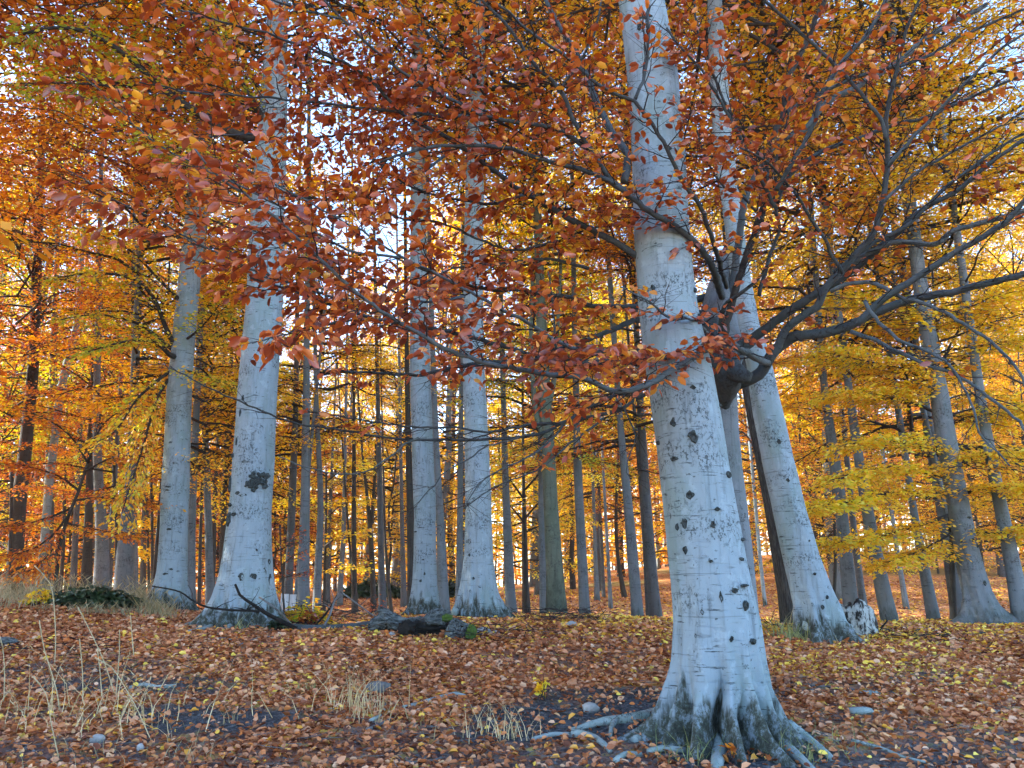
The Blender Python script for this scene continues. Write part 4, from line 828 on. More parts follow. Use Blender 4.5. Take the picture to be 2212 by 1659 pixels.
under('rust leaved beech behind the tall pale beech on the left', [(330, 1290, 7), (328, 1100, 6), (322, 900, 5), (318, 700, 5), (314, 500, 4)], 21.0, 'oran',
      [([(322,900),(270,870),(210,880)],21,20,4), ([(320,800),(260,760),(190,760)],21,20,4), ([(318,700),(250,650),(170,640)],21,20,4), ([(316,600),(250,530),(180,500)],21,20,4), ([(314,500),(250,430),(180,390)],21,20,4), ([(314,500),(360,420),(420,380)],21,20,4), ([(316,600),(380,560),(450,550)],21,20,4), ([(318,720),(380,700),(450,700)],21,20,4), ([(314,500),(300,400),(250,300)],21,20,4)], 211, K=26, nl=20, twl=1.1)
under('small rusty leaved seedling tree between the canker beech and the blotchy trunk', [(612, 1290, 4), (608, 1230, 3.5), (606, 1170, 3)], 15.5, 'rust',
      [([(608,1240),(590,1220),(575,1200)],15.5,15.2,2.5), ([(608,1220),(635,1200),(655,1190)],15.5,15.2,2.5), ([(606,1190),(590,1170),(582,1150)],15.5,15.2,2), ([(606,1190),(630,1170),(645,1150)],15.5,15.2,2), ([(608,1250),(640,1240),(660,1235)],15.5,15.2,2)], 205, K=16, nl=6, leafL=.06, twl=.35, ztop=2.6)
under('yellow beech filling the bright gap with flat layers', [(700, 1322, 7), (702, 1200, 6), (705, 1080, 5), (704, 960, 4)], 24, 'yelo',
      [([(702,1180),(730,1160),(765,1150)],24,23,4), ([(702,1200),(670,1190),(640,1200)],24,23.5,4), ([(704,1120),(740,1090),(790,1080)],24,23,4), ([(704,1100),(670,1080),(620,1080)],24,23,4), ([(705,1040),(750,1010),(800,1000)],24,23,4), ([(705,1030),(660,1000),(620,980)],24,23,4), ([(702,1230),(735,1230),(770,1220)],24,23,3)], 206, K=20, nl=15, leafL=.11, twl=1.0)
under('yellow beech glowing left of the tall pale beech', [(322, 1290, 6), (320, 1180, 5), (318, 1080, 5)], 27, 'yelo',
      [([(320,1150),(300,1130),(280,1130)],27,26,4), ([(320,1150),(345,1130),(370,1120)],27,26,4), ([(319,1200),(340,1200),(360,1190)],27,26,4), ([(320,1200),(300,1190),(280,1190)],27,26,4), ([(318,1090),(300,1060),(270,1050)],27,26,4), ([(318,1090),(345,1060),(370,1050)],27,26,4)], 207, K=18, nl=16, leafL=.12, twl=1.1)
limbs_to(T_r7, [(1600, 2260, -60, 560, 12, 16.5, 30), (1900, 2260, 560, 900, 12.5, 15, 10)], 'gold', near=False, seed=1, K=16, nl=20, twl=.9)
limbs_to(T2, [(-60, 560, -60, 300, 10.5, 14.5, 20), (0, 500, 250, 560, 10.5, 13.5, 8)], 'oran', near=False, seed=2, K=16, nl=20, twl=.9)
limbs_to(T1, [(-60, 420, -60, 420, 13, 17, 22)], 'rust', near=False, seed=5, K=16, nl=20, twl=.9)
limbs_to(sec[-3], [(1950, 2300, -90, 430, 11, 14.5, 30)], 'gold', near=False, seed=6, K=16, nl=22, twl=.9)
limbs_to(T1, [(-90, 260, -90, 330, 11.5, 15, 26)], 'oran', near=False, seed=7, K=16, nl=22, twl=.9)
limbs_to(T3, [(600, 1300, -60, 420, 13, 17, 16)], 'gold', near=False, seed=3, K=14, nl=18, twl=.9)
limbs_to(T_R1, [(1430, 1950, -60, 480, 11.2, 14, 12)], 'gold', near=False, seed=4, K=14, nl=18, twl=.9)
# ================================================================== roots
def root_tube(t, px, w0, w1, D=None, lift=.02, mat='root'):
    pts = []
    for q, (x, y) in enumerate(px):
        y_ = hit(x, y); 
        if q == 0 and D: y_ = D
        p = at(x, y, y_) if q or not D else at(x, y, D); f = q / (len(px) - 1)
        w_ = (w0 + (w1 - w0) * f) * .5 * axd(p) / F
        z = float(H(p[0], p[1])) + lift - w_ * .25 if (q or not D) else p[2]
        pts.append([p[0], p[1], z if q < len(px) - 1 else z - w_ * .9, w_])
    Q = resample(np.array(pts), .05); mb = MB(); mb.tube(Q[:, :3], Q[:, 3], 10, wob=.16, seed=int(px[0][0])); return mb.build('root', M[mat], t.root)
root_tube(T_main, [(1450,1530),(1420,1545),(1385,1553),(1330,1560),(1290,1565),(1235,1578)], 34, 12, D=6.5)
root_tube(T_main, [(1330,1560),(1322,1575),(1318,1592)], 14, 8)
root_tube(T_main, [(1470,1545),(1430,1572),(1395,1590),(1365,1598)], 44, 18, D=6.4)
root_tube(T_main, [(1236,1588),(1275,1595),(1305,1612),(1318,1625)], 20, 10)
root_tube(T_main, [(1150,1602),(1190,1592),(1232,1588)], 8, 12)
root_tube(T_main, [(1330,1650),(1350,1636),(1385,1630)], 14, 12)
root_tube(T_main, [(1400,1630),(1430,1622),(1480,1620)], 12, 14)
root_tube(T_main, [(1555,1600),(1553,1630),(1548,1655),(1540,1690)], 34, 26, D=6.3)
root_tube(T_main, [(1665,1590),(1700,1620),(1730,1645),(1760,1665)], 36, 14, D=6.3)
root_tube(T_main, [(1700,1570),(1740,1600),(1775,1625),(1800,1640)], 34, 12, D=6.5)
root_tube(T_main, [(1840,1605),(1900,1622),(1950,1640),(2000,1652)], 8, 5)
root_tube(T2, [(450,1335),(430,1345),(405,1352),(380,1358)], 16, 8, D=11.3)
root_tube(T2, [(470,1345),(450,1358),(425,1364),(395,1366)], 14, 6, D=11.2)
root_tube(T2, [(500,1348),(490,1362),(470,1372)], 16, 8, D=11.2)
root_tube(T_R1, [(1745,1350),(1762,1375),(1778,1392)], 26, 22, D=10.7)
root_tube(T4, [(985,1320),(975,1335),(968,1347)], 16, 12, D=13.0); root_tube(T4, [(1022,1318),(1020,1335),(1016,1350)], 13, 9, D=12.9); root_tube(T4, [(1070,1325),(1085,1338),(1100,1346)], 16, 10, D=13)
# dark bark knots and scars at the places where the photograph shows them
KN = [(T_main, [(1480,957,18,34),(1443,925,12,24),(1446,1000,22,9),(1462,832,12,12),(1476,1078,16,20),(1466,1135,16,24),(1454,1142,9,16),(1520,1140,11,16),(1468,1190,12,18),(1385,72,28,18),(1433,352,14,18),(1375,90,12,22),(1560,1032,20,14),(1480,855,16,10),(1570,880,10,8),
     (1515,1215,10,7),(1535,1290,8,22),(1590,1307,12,22),(1565,1275,16,10),(1590,1265,18,8),(1500,1320,9,12),(1555,1375,10,12),(1605,1380,14,12),(1490,1370,8,10),(1585,1210,8,8),(1530,1107,12,8),(1592,1168,9,7),(1420,960,8,10),(1500,700,8,16),(1492,640,8,14),(1402,640,8,14)]),
      (T2, [(528,1070,14,9),(541,1075,18,7),(508,1095,13,8),(520,1115,16,8),(505,1125,14,30),(503,1018,9,6),(541,1248,14,18),(562,1246,16,12),(567,1190,5,7),(519,1295,10,7),(545,1005,20,4),(538,870,4,14),(532,900,5,16),(524,960,4,20),(505,1050,4,26),(512,988,5,10)]),
      (T4, [(1012,808,8,9),(1030,810,7,7),(1007,1305,7,8),(1016,1200,6,6),(1025,1080,7,5),(1024,1250,6,6)]),
      (T1, [(375,1055,14,4),(373,1062,12,3),(377,1145,10,4),(380,960,8,3),(369,1240,12,4),(382,1230,10,4),(402,1295,8,5)]),
      (T3, [(912,1255,7,6),(917,1210,5,4),(920,1240,5,6),(900,1150,9,3)]),
      (T_R1, [(1745,1240,8,6),(1760,1310,6,12),(1735,1170,4,5),(1672,960,10,10),(1690,1042,8,9),(1771,1290,6,8)]),
      (T_r7, [(2100,1180,8,10),(2088,1168,5,6),(2112,1260,7,12),(2068,1170,5,7),(2130,1240,4,5),(2118,1300,5,5),(2100,1300,4,4),(2080,1120,9,6)])]
for t, ks in KN:
    for q, (x, y, w_, h_) in enumerate(ks): knot(t, x, y, w_, h_, seed=int(x + y))
# black canker on T2
def canker():
    p, n = trunk_surf(T2, 563, 1046); r = np.random.RandomState(4); lb = MB()
    s = np.array([-n[1], n[0], 0]); sc = axd(p) / F
    for q in range(46):
        a, b = r.randn(2); c = p + s * (a * 11 * sc) + UPV * (b * 8 * sc + a * 2 * sc) + n * .02
        for d in range(1):
            th = np.linspace(0, 2 * PI, 6)[:-1]; rr = .022 + .022 * r.rand()
            V = [c + (s * math.cos(u) + UPV * math.sin(u)) * rr * (.7 + .6 * r.rand()) + n * .01 * r.randn() for u in th] + [c + n * (.03 + .04 * r.rand())]
            lb.raw(V, None, [(i, (i + 1) % 5, 5) for i in range(5)])
    lb.build('canker', M['knot'], T2.root, smooth=False)
    for (x, y, w_, h_) in [(578, 1240, 14, 30), (587, 1260, 14, 40), (585, 1215, 8, 14)]: knot(T2, x, y, w_, h_, 3)
canker()
# painted mark on T4: the characters 4 and 6
def mark():
    p, n = trunk_surf(T4, 1014.5, 1171.5); s = np.array([-n[1], n[0], 0]); s = s if s[0] > 0 else -s; sc = axd(p) / F
    px = lambda u, v: p + s * ((u - 840) / 28.3 * sc) + UPV * (-(v - 830) / 28.3 * sc) + n * .012
    mb = MB()
    for pts, w_ in (([(655, 720), (645, 800), (640, 870), (690, 885), (735, 850)], 22), ([(725, 700), (720, 780), (715, 870)], 18), ([(990, 700), (930, 680), (870, 690), (815, 740), (795, 820), (810, 900), (830, 900)], 30), ([(870, 760), (930, 800), (985, 800), (985, 870), (940, 930), (870, 990)], 32)):
        P = np.array([px(*q) for q in pts]); mb.tube(P, np.full(len(P), w_ / 28.3 * sc * .5), 5)
    mb.build('painted_mark', M['charred'], T4.root)
mark()
# burl: lumpy swelling with a dark socket
def burl():
    t = T_burl; mb = MB()
    Q = np.array([[*at(x, y, d), w_ * .5 * axd(at(x, y, d)) / F] for x, y, d, w_ in [(1540,700,7.75,40),(1548,745,7.6,62),(1562,790,7.5,72),(1572,825,7.55,58),(1566,858,7.7,38),(1562,885,7.8,20)]])
    Q = resample(Q, .03); mb.tube(Q[:, :3], Q[:, 3], 20, wob=.10, seed=3)
    Q = np.array([[*at(x, y, d), w_ * .5 * axd(at(x, y, d)) / F] for x, y, d, w_ in [(1560,800,7.5,50),(1582,800,7.4,46),(1600,810,7.35,36),(1620,818,7.35,26)]])
    Q = resample(Q, .03); mb.tube(Q[:, :3], Q[:, 3], 16, wob=.10, seed=5)
    Q = np.array([[*at(x, y, d), w_ * .5 * axd(at(x, y, d)) / F] for x, y, d, w_ in [(1562,800,7.6,50),(1580,775,7.6,44),(1598,754,7.65,32),(1625,733,7.6,26)]])
    Q = resample(Q, .03); mb.tube(Q[:, :3], Q[:, 3], 16, wob=.08, seed=6)
    mb.build('burl', M['limb'], t.root)
burl()
# ================================================================== ground things
def lumpy(P, R, n=16, wob=.3, seed=0, sq=1.0, cap=True, freq=3):
    """gnarled log-like body along P with furrows along the grain"""
    r = np.random.RandomState(seed); Q = np.column_stack([np.asarray(P, float), np.asarray(R, float)]); L0 = np.linalg.norm(np.diff(Q[:, :3], axis=0), axis=1).sum()
    Q = resample(Q, max(.012, L0 / 60)); P, R = Q[:, :3], np.maximum(Q[:, 3], .004); n = n * 4; m = len(P); mb = MB(); T = unit(np.gradient(P, axis=0)); A = unit(np.cross(T, UPV + .001)); B = np.cross(A, T)
    th = np.arange(n) / n * 2 * PI; sN = np.arange(m) * L0 / m; ph = r.rand() * 50
    S_, T_ = np.meshgrid(sN, th, indexing='ij'); cx, sx_ = np.cos(T_), np.sin(T_)
    big = fbm(cx * 1.6 + S_ * 4 + ph, sx_ * 1.6 + S_ * 5, 3); grain = np.abs(fbm(cx * 5 + 20 + S_ * 3.5 + ph, sx_ * 5 + 9 - S_ * 2, 3)); fine = fbm(T_ * 9 + ph, S_ * 30, 3)
    rr = R[:, None] * (1 + wob * (2.2 * big - 2.6 * grain + .55 * fine)); V = P[:, None] + A[:, None] * (rr * cx)[..., None] + B[:, None] * (rr * sx_ * sq)[..., None]
    V = V.reshape(-1, 3); i = np.arange(m - 1)[:, None] * n; j = np.arange(n)[None]; k = (j + 1) % n
    Fq = np.stack([i + j, i + k, i + n + k, i + n + j], -1).reshape(-1, 4); V = np.vstack([V, P[0], P[-1]]); a = m * n
    Ft = [(a, (q + 1) % n, q) for q in range(n)] + [(a + 1, (m - 1) * n + q, (m - 1) * n + (q + 1) % n) for q in range(n)]
    mb.raw(V, Fq, Ft); return mb
def on(px, py, D, dz=0):
    p = at(px, py, D); return np.array([p[0], p[1], p[2] + dz])
# weathered log lying in front of the beech (grey snag end, dark sawn end, mossy stump end)
p0 = gp(900, 1372); rt = root('fallen_log', p0, 'weathered grey log with black sawn end and moss lying under the pale beech', 'log'); DL = p0[1]
P = [on(x, y, DL + dd) for x, y, dd in [(796,1358,0),(812,1346,.05),(840,1342,.1),(875,1350,.1),(910,1350,.12),(950,1346,.2),(990,1350,.25),(1015,1356,.3)]]
lumpy(P, [.03,.10,.12,.095,.10,.095,.07,.03], wob=.75, seed=1).build('snag', M['wood'], rt, smooth=False)
P = [on(x, y, DL + dd) for x, y, dd in [(838,1338,.08),(833,1325,.08),(822,1316,.06),(818,1309,.05)]]
lumpy(P, [.12,.08,.045,.012], wob=.4, seed=2, n=9).build('broken_spur', M['wood'], rt, smooth=False)
P = [on(x, y, DL + dd) for x, y, dd in [(872,1356,-.25),(885,1358,-.1),(910,1358,.0),(945,1352,.15),(975,1352,.25),(1010,1356,.3)]]
lumpy(P, [.10,.135,.13,.12,.09,.04], wob=.55, seed=3).build('dark_log', M['charred'], rt, smooth=False)
P = [on(x, y, DL + dd) for x, y, dd in [(915,1346,-.05),(935,1338,.05),(955,1332,.1),(975,1328,.1)]]
lumpy(P, [.07,.10,.09,.04], wob=.7, seed=4).build('bark_slab', M['wood'], rt, smooth=False)
P = [on(x, y, DL + dd) for x, y, dd in [(955,1336,-.1),(966,1335,-.1),(978,1334,-.1)]]
lumpy(P, [.04,.06,.03], wob=.5, seed=5, n=10).build('moss_patch', M['moss'], rt, smooth=False)
p1 = gp(985, 1378); rt = root('splintered_stump', p1, 'low splintered stump with mossy foot right of the weathered log', 'stump')
for q, (x, y, w_, h_) in enumerate([(975,1372,.10,.20),(988,1374,.07,.16),(1000,1376,.08,.13),(1012,1374,.05,.1)]):
    b = on(x, y, p1[1]); lumpy([b - UPV * .08, b + UPV * h_ * .5, b + UPV * h_ + np.array([.02, 0, 0])], [w_, w_ * .75, .01], wob=.6, seed=q, n=9).build('splinter', M['wood'], rt, smooth=False)
b = on(1018, 1372, p1[1] - .1); lumpy([b - UPV * .05, b + UPV * .06, b + UPV * .13], [.07, .07, .03], wob=.4, seed=8, n=9).build('moss_patch', M['moss'], rt, smooth=False)
# bleached stump on the right
ps = gp(1866, 1376); rt = root('bleached_stump', ps, 'bleached white rotting stump streaked with black, right of the leaning pale beech', 'stump')
r_ = np.random.RandomState(5); n_ = 40; th = np.arange(n_) / n_ * 2 * PI; V = []; sc = axd(ps) / F
prof = [(-.1, 46), (0, 45), (.14, 44), (.26, 44), (.36, 43), (.41, 38), (.39, 26), (.32, 10), (.27, .1)]
jag = .035 * np.sin(th * 3 + 1) + .03 * np.sin(th * 7) + .03 * r_.rand(n_)
for h_, w_ in prof:
    rr = w_ * sc * (1 + .10 * np.sin(th * 4 + 2) + .08 * np.sin(th * 9 + h_ * 5) + .07 * (r_.rand(n_) - .5)); f = np.clip(h_ / .3, 0, 1)
    V.append(np.stack([ps[0] + rr * np.sin(th) - .03 * f, ps[1] + .25 - rr * np.cos(th) * .8, ps[2] + h_ + jag * f * 1.3 - .0 * th], 1))
V = np.vstack(V); m_ = len(prof); i = np.arange(m_ - 1)[:, None] * n_; j = np.arange(n_)[None]; k_ = (j + 1) % n_
mb = MB(); mb.raw(V, np.stack([i + j, i + k_, i + n_ + k_, i + n_ + j], -1).reshape(-1, 4)); mb.build('stump_body', M['stumpw'], rt, smooth=False)
lumpy([on(1790, 1385, ps[1]), on(1815, 1372, ps[1]), on(1835, 1360, ps[1] + .1)], [.05, .09, .1], wob=.3, seed=7).build('buttress', M['stumpw'], rt, smooth=False)
mb = MB(); mb.tube([on(1898, 1362, ps[1] + .5), on(1909, 1350, ps[1] + .5), on(1916, 1342, ps[1] + .5), on(1912, 1325, ps[1] + .5)], [.016, .014, .011, .006], 6)
rt2 = root('dead_stick', on(1898, 1362, ps[1] + .5), 'short black stick poking up right of the bleached stump', 'stick'); mb.build('stick_shaft', M['charred'], rt2)
# sticks and dead branches
def stick(label, px, w0, w1, mat='stick', lift=.0, D=None, name='dead_branch', twigs=0, cat='branch', seed=0):
    pts = []
    for q, v in enumerate(px):
        x, y = v[:2]
        if len(v) > 2: p = at(x, y, v[2]); z = p[2]
        else: p = gp(x, y); z = float(H(p[0], p[1])) + lift
        w_ = (w0 + (w1 - w0) * q / (len(px) - 1)) * .5 * axd(p) / F
        pts.append([p[0], p[1], z + (w_ * .5 if len(v) == 2 else 0), w_])
    Q = resample(np.array(pts), .08); rt = root(name, Q[0, :3], label, cat); mb = MB(); mb.tube(Q[:, :3], Q[:, 3], 8, wob=.15, seed=seed); mb.build('shaft', M[mat], rt)
    rr = np.random.RandomState(seed)
    for q in range(twigs):
        i = int((.25 + .7 * rr.rand()) * (len(Q) - 1)); d = unit(np.array([rr.randn(), .4 * rr.randn(), .5 + .5 * rr.rand()])); L_ = .12 + .25 * rr.rand(); s = np.linspace(0, 1, 5)[:, None]
        P = Q[i, :3] + d * L_ * s + .02 * rr.randn(5, 3) * s; mb = MB(); mb.tube(P, np.linspace(Q[i, 3] * .5, .002, 5), 4); mb.build('twig', M[mat], rt)
    return rt
stick('long grey fallen branch lying between the canker beech and the weathered log', [(600, 1352), (640, 1360), (700, 1361), (760, 1358), (800, 1352)], 15, 15, 'limbl', seed=1)
stick('thin pale branch propped at the foot of the canker beech', [(560, 1290, 10.6), (590, 1310, 10.6), (612, 1330, 10.7), (632, 1352, 10.8)], 4, 5, 'stick', seed=2)
stick('dark curved dead branch arching before the canker beech down to the fallen branch', [(508, 1262, 10.2), (518, 1285, 10.2), (545, 1305, 10.3), (575, 1325, 10.4), (605, 1340, 10.5), (640, 1358, 10.6)], 5, 10, 'charred', seed=3, twigs=2)
stick('long thin dark dead branch crossing in front of the two large left beeches', [(328, 1266, 10.4), (352, 1270, 10.4), (390, 1279, 10.35), (420, 1300, 10.3), (450, 1312, 10.3), (500, 1318, 10.3), (545, 1319, 10.3), (560, 1322, 10.3)], 2.5, 6, 'charred', twigs=6, seed=4)
stick('forked grey dead branch propped up right of the white board', [(700, 1352, 11.0), (712, 1330, 11.1), (722, 1300, 11.2), (735, 1278, 11.2), (752, 1290, 11.2), (790, 1318, 11.3), (815, 1335, 11.3)], 6, 2.5, 'stick', twigs=5, seed=5)
stick('dark stick leaning in the twig heap left of the forked branch', [(680, 1352, 11.3), (700, 1330, 11.3), (718, 1305, 11.3), (728, 1285, 11.3)], 5, 3, 'charred', twigs=4, seed=15)
stick('long thin pale log on the ground before the thick flared beech', [(1950, 1366), (2000, 1362), (2050, 1360), (2095, 1366), (2150, 1374)], 5, 7, 'limbl', seed=6)
stick('thin branch on the ground left of the long thin pale log', [(1880, 1366), (1925, 1360), (1960, 1352), (1985, 1345, 14.0)], 4, 3, 'stick', twigs=3, seed=7)
stick('bent grey root-like branch half buried in the leaves at the left', [(280, 1490), (310, 1482), (340, 1487), (380, 1484)], 10, 8, 'root', seed=8)
stick('pale curved twig in the leaves below the canker beech', [(520, 1395), (545, 1385), (570, 1378), (605, 1380)], 7, 4, 'stick', seed=9, twigs=1)
stick('small grey stick lying left of the pale curved twig', [(460, 1385), (480, 1380), (500, 1384)], 6, 4, 'stick', seed=10)
stick('grey stick pair member pointing at the dry grass tuft', [(800, 1560), (820, 1550), (832, 1530), (830, 1520)], 9, 7, 'root', seed=11)
stick('straight grey stick left of the bent twig in the middle litter', [(788, 1582), (820, 1568), (850, 1552)], 9, 6, 'stick', seed=12)
stick('knobbly grey stick across the litter in the centre foreground', [(870, 1532), (910, 1522), (950, 1510), (985, 1502), (1005, 1508)], 9, 10, 'root', seed=13)
stick('thin dark stick in the litter left of the centre grass', [(805, 1425), (850, 1422), (880, 1420)], 6, 4, 'stick', seed=14)
stick('thin stick on the bare soil left of the big root', [(1130, 1528), (1180, 1535), (1250, 1545)], 4, 3, 'stick', seed=16)
stick('slim grey stick lying on litter right of the big beech', [(1740, 1482), (1790, 1485), (1850, 1492)], 5, 4, 'stick', seed=17)
stick('grey stick slanting in the right foreground litter', [(1920, 1495), (1945, 1507), (1975, 1520)], 7, 5, 'stick', seed=18)
stick('low grey stick at the bottom edge left of centre', [(840, 1640), (900, 1650), (960, 1640)], 6, 6, 'stick', seed=19)
stick('dark stick in the litter right of the mossy trunk', [(1370, 1395), (1410, 1393), (1450, 1396)], 6, 5, 'stick', seed=20)
stick('thin branch reaching from the big beech towards the grey companion trunks', [(1395, 1338), (1430, 1352, 14), (1470, 1362, 13)], 4, 5, 'stick', seed=21)
stick('thin twiggy branch lying before the furrowed black trunk', [(1640, 1352), (1670, 1350), (1700, 1354)], 6, 5, 'charred', twigs=4, seed=22)
# twig heaps (many, uncountable)
def heap(label, px, py, w_, n, seed, hh=.12):
    rr = np.random.RandomState(seed); c = gp(px, py); mb = MB(); A = []; B = []
    for q in range(n):
        a = rr.rand() * PI; L_ = .15 + .35 * rr.rand(); q0 = c + np.array([rr.randn() * w_, rr.randn() * .25, 0]); q0[2] = float(H(q0[0], q0[1])) + hh * rr.rand(); d = np.array([math.cos(a), math.sin(a) * .6, .25 * rr.randn()])
        A.append(q0 - d * L_ * .5); B.append(q0 + d * L_ * .5)
    mb.twigs(np.array(A), np.array(B), .006, .003); V = np.vstack(mb.V); me = mesh_np('twig_heap', V - c, [np.vstack(mb.Fq)]); o = mobj('twig_heap', me, M['twig']); o.location = c; o['label'] = label; o['category'] = 'twigs'; o['kind'] = 'stuff'
heap('heap of dark twigs round the foot of the mossy green trunk', 1215, 1345, .35, 110, 1, .2); heap('dark twigs heaped behind the grass before the furrowed trunk', 1650, 1358, .35, 80, 2, .12)
heap('scattered twigs beside the white stones', 1060, 1372, .45, 60, 3); heap('twigs below the bleached stump', 1960, 1378, .5, 70, 4, .06); heap('tangle of twigs under the propped dead branch', 700, 1350, .35, 90, 5, .3)
heap('twigs and bark bits in the left litter', 150, 1400, .8, 60, 6, .04)
# white stones
def stone(label, px, py, w_, h_, seed, mat='stone', name='stone'):
    c = gp(px, py); rr = np.random.RandomState(seed); sc = axd(c) / F; a, b = w_ * .5 * sc, h_ * .5 * sc
    V = []; n_ = 10
    for e in (-1.2, -.5, .1, .6, 1.0, 1.4):
        for q in range(n_):
            u = q / n_ * 2 * PI; k = math.cos(e) * (1 + .3 * (rr.rand() - .5)); V.append([a * k * math.cos(u), a * .7 * k * math.sin(u), b * math.sin(e) * (1 + .2 * (rr.rand() - .5)) + b * .4])
    i = np.arange(5)[:, None] * n_; j = np.arange(n_)[None]; k_ = (j + 1) % n_
    V.append([0, 0, b * 1.35]); me = mesh_np(name, np.array(V), [np.stack([i + j, i + k_, i + n_ + k_, i + n_ + j], -1).reshape(-1, 4), [(5 * n_ + q, 5 * n_ + (q + 1) % n_, 6 * n_) for q in range(n_)]])
    o = mobj(name, me, M[mat]); o.location = c; o['label'] = label; o['category'] = 'stone'; return o
stone('jagged white stone on the bare soil above the long root', 1275, 1535, 38, 24, 1); stone('white stone left of the splintered stump foot', 912, 1362, 18, 12, 2) if False else None
stone('pale knobbly stone right of the splintered stump', 1045, 1368, 34, 18, 3); stone('smaller pale stone beside the knobbly one', 1070, 1372, 20, 14, 4)
stone('white stone on the leaf litter before the mossy green trunk', 1140 + 95, 1345 + 8, 26, 16, 5); stone('pale stone at the base of the log snag', 845, 1375, 18, 14, 6)
stone('white rock at the left edge of the litter', 8, 1392, 60, 22, 7, 'wood'); stone('small white chip in the bottom left foreground', 302, 1622, 18, 22, 8); stone('flat white chip left of the small upright one', 210, 1602, 34, 22, 9)
stone('flat grey stone in the left centre litter', 650, 1372, 1, 1, 10) if False else None
stone('rounded grey stone lump behind the dry grass tuft', 818, 1492, 60, 28, 11, 'stick'); stone('pale stone under the bleached stump edge', 1830, 1385, 34, 16, 12)
stone('flat mossy stone lying right of the big beech roots', 1860, 1540, 60, 18, 13, 'root'); stone('thin white chip in the right foreground', 2155 - 3, 1560 - 20, 26, 10, 14); stone('low grey stone slab at the right foreground', 1880, 1500, 50, 12, 15, 'root')
# small stones / chips of the soil (stuff)
def chips():
    rr = np.random.RandomState(8); n = 9000; y = 4.8 + 5.5 * rr.rand(n); x = (rr.rand(n) * 2 - 1) * y * .85; k = rr.rand(n) < soil_mask(x, y); x, y = x[k], y[k]; n = len(x); z = H(x, y) - .012
    s = (.006 + .016 * rr.rand(n) ** 2)[:, None]; c = np.stack([x, y, z], 1); V = np.zeros((n, 5, 3)); a = rr.rand(n) * 6.28
    for q in range(4): V[:, q] = c + np.stack([np.cos(a + q * 1.57), np.sin(a + q * 1.57), 0 * a], 1) * s * (.6 + .8 * rr.rand(n, 1))
    V[:, 4] = c + UPV * s * .9 + rr.randn(n, 3) * s * .2; b = (np.arange(n) * 5)[:, None]
    me = mesh_np('gravel', V.reshape(-1, 3), [np.vstack([b + np.array([[q, (q + 1) % 4, 4]]) for q in range(4)])]); o = mobj('gravel', me, M['stick']); o['kind'] = 'stuff'; o['label'] = 'grey chips and gravel on the bare soil'; o['category'] = 'gravel'
chips()
# ------------------------------------------------------------------ leaf litter
def litter():
    rr = np.random.RandomState(31); Ps = []
    for (y0, y1, dens, Lf) in ((4.6, 9, 1050, 1.0), (9, 15, 620, 1.2), (15, 24, 120, 1.3), (24, 40, 26, 2.0)):
        area = .5 * (y0 + y1) * 1.7 * (y1 - y0); n = int(area * dens); y = np.sqrt(y0 ** 2 + (y1 ** 2 - y0 ** 2) * rr.rand(n)); x = (rr.rand(n) * 2 - 1) * y * .85
        m = soil_mask(x, y); clump = .5 + 1.1 * (fbm(x * 1.9 + 5, y * 1.9 + 8, 3) + .25)
        k = (rr.rand(n) > m * .82) & (rr.rand(n) < np.clip(clump + .25, .3, 1)); x, y = x[k], y[k]
        z = H(x, y) + .004 + .035 * rr.rand(len(x)) ** 2
        Ps.append(np.stack([x, y, z, (.034 + .046 * rr.rand(len(x)) ** 1.3) * Lf], 1))
    A = np.vstack(Ps); n = len(A); a = rr.rand(n) * 2 * PI; D = np.stack([np.cos(a), np.sin(a), .28 * rr.randn(n)], 1); N = unit(UPV + .6 * rr.randn(n, 3))
    yel = sst(9, 11.5, A[:, 1]) * .30 * (A[:, 0] > -3) + .03
    x, y = A[:, 0], A[:, 1]; yel = yel + .34 * sst(.02, .16, fbm(x * .5 + 11, y * .6 + 2, 3)) * sst(7.5, 9.5, y) * sst(.5, 2.5, x)
    R = rr.rand(n) * .82; R = np.where(rr.rand(n) < yel, .88 + .14 * rr.rand(n), R)
    arrs = (A[:, :3], unit(D), N, A[:, 3], R); print('LITTER', n)
    d = np.linalg.norm(A[:, :3] - CAM, axis=1) / A[:, 3]; ins = (np.abs(x / y) < .63) & (y > 5.85); order = np.argsort(d + 1e4 * (~ins))
    lb = LB(near=True); rest = order[300:]; V, Fq = leaf_verts(*[a_[rest] for a_ in arrs[:4]], True, wid=.62, fold=.35, curl=.18)
    me = mesh_np('leaf_litter', V, [Fq], {'rnd': np.repeat(R[rest], 2)}); o = mobj('leaf_litter', me, M['litter']); o['kind'] = 'stuff'; o['label'] = 'thick litter of brown and yellow beech leaves'; o['category'] = 'leaf litter'
    leaf_objs('fallen_leaf', order[:300], arrs, 'litter', ground, wid=.62)
litter()
def twig_litter():
    rr = np.random.RandomState(55); n = 2600; y = 4.8 + 9 * rr.rand(n); x = (rr.rand(n) * 2 - 1) * y * .85; a = rr.rand(n) * PI; L_ = .04 + .22 * rr.rand(n) ** 2.5; z = H(x, y) + .012 + .02 * rr.rand(n)
    d = np.stack([np.cos(a), np.sin(a), .12 * rr.randn(n)], 1) * L_[:, None] * .5; c = np.stack([x, y, z], 1); mb = MB(); k = d + rr.randn(n, 3) * .012; mb.twigs(c - d, c + .2 * k, .0035, .003); mb.twigs(c + .2 * k, c + k, .003, .0015)
    me = mesh_np('twig_litter', np.vstack(mb.V), [np.vstack(mb.Fq)]); o = mobj('twig_litter', me, M['stick']); o['kind'] = 'stuff'; o['label'] = 'small broken twigs strewn over the leaf litter'; o['category'] = 'twigs'
twig_litter()
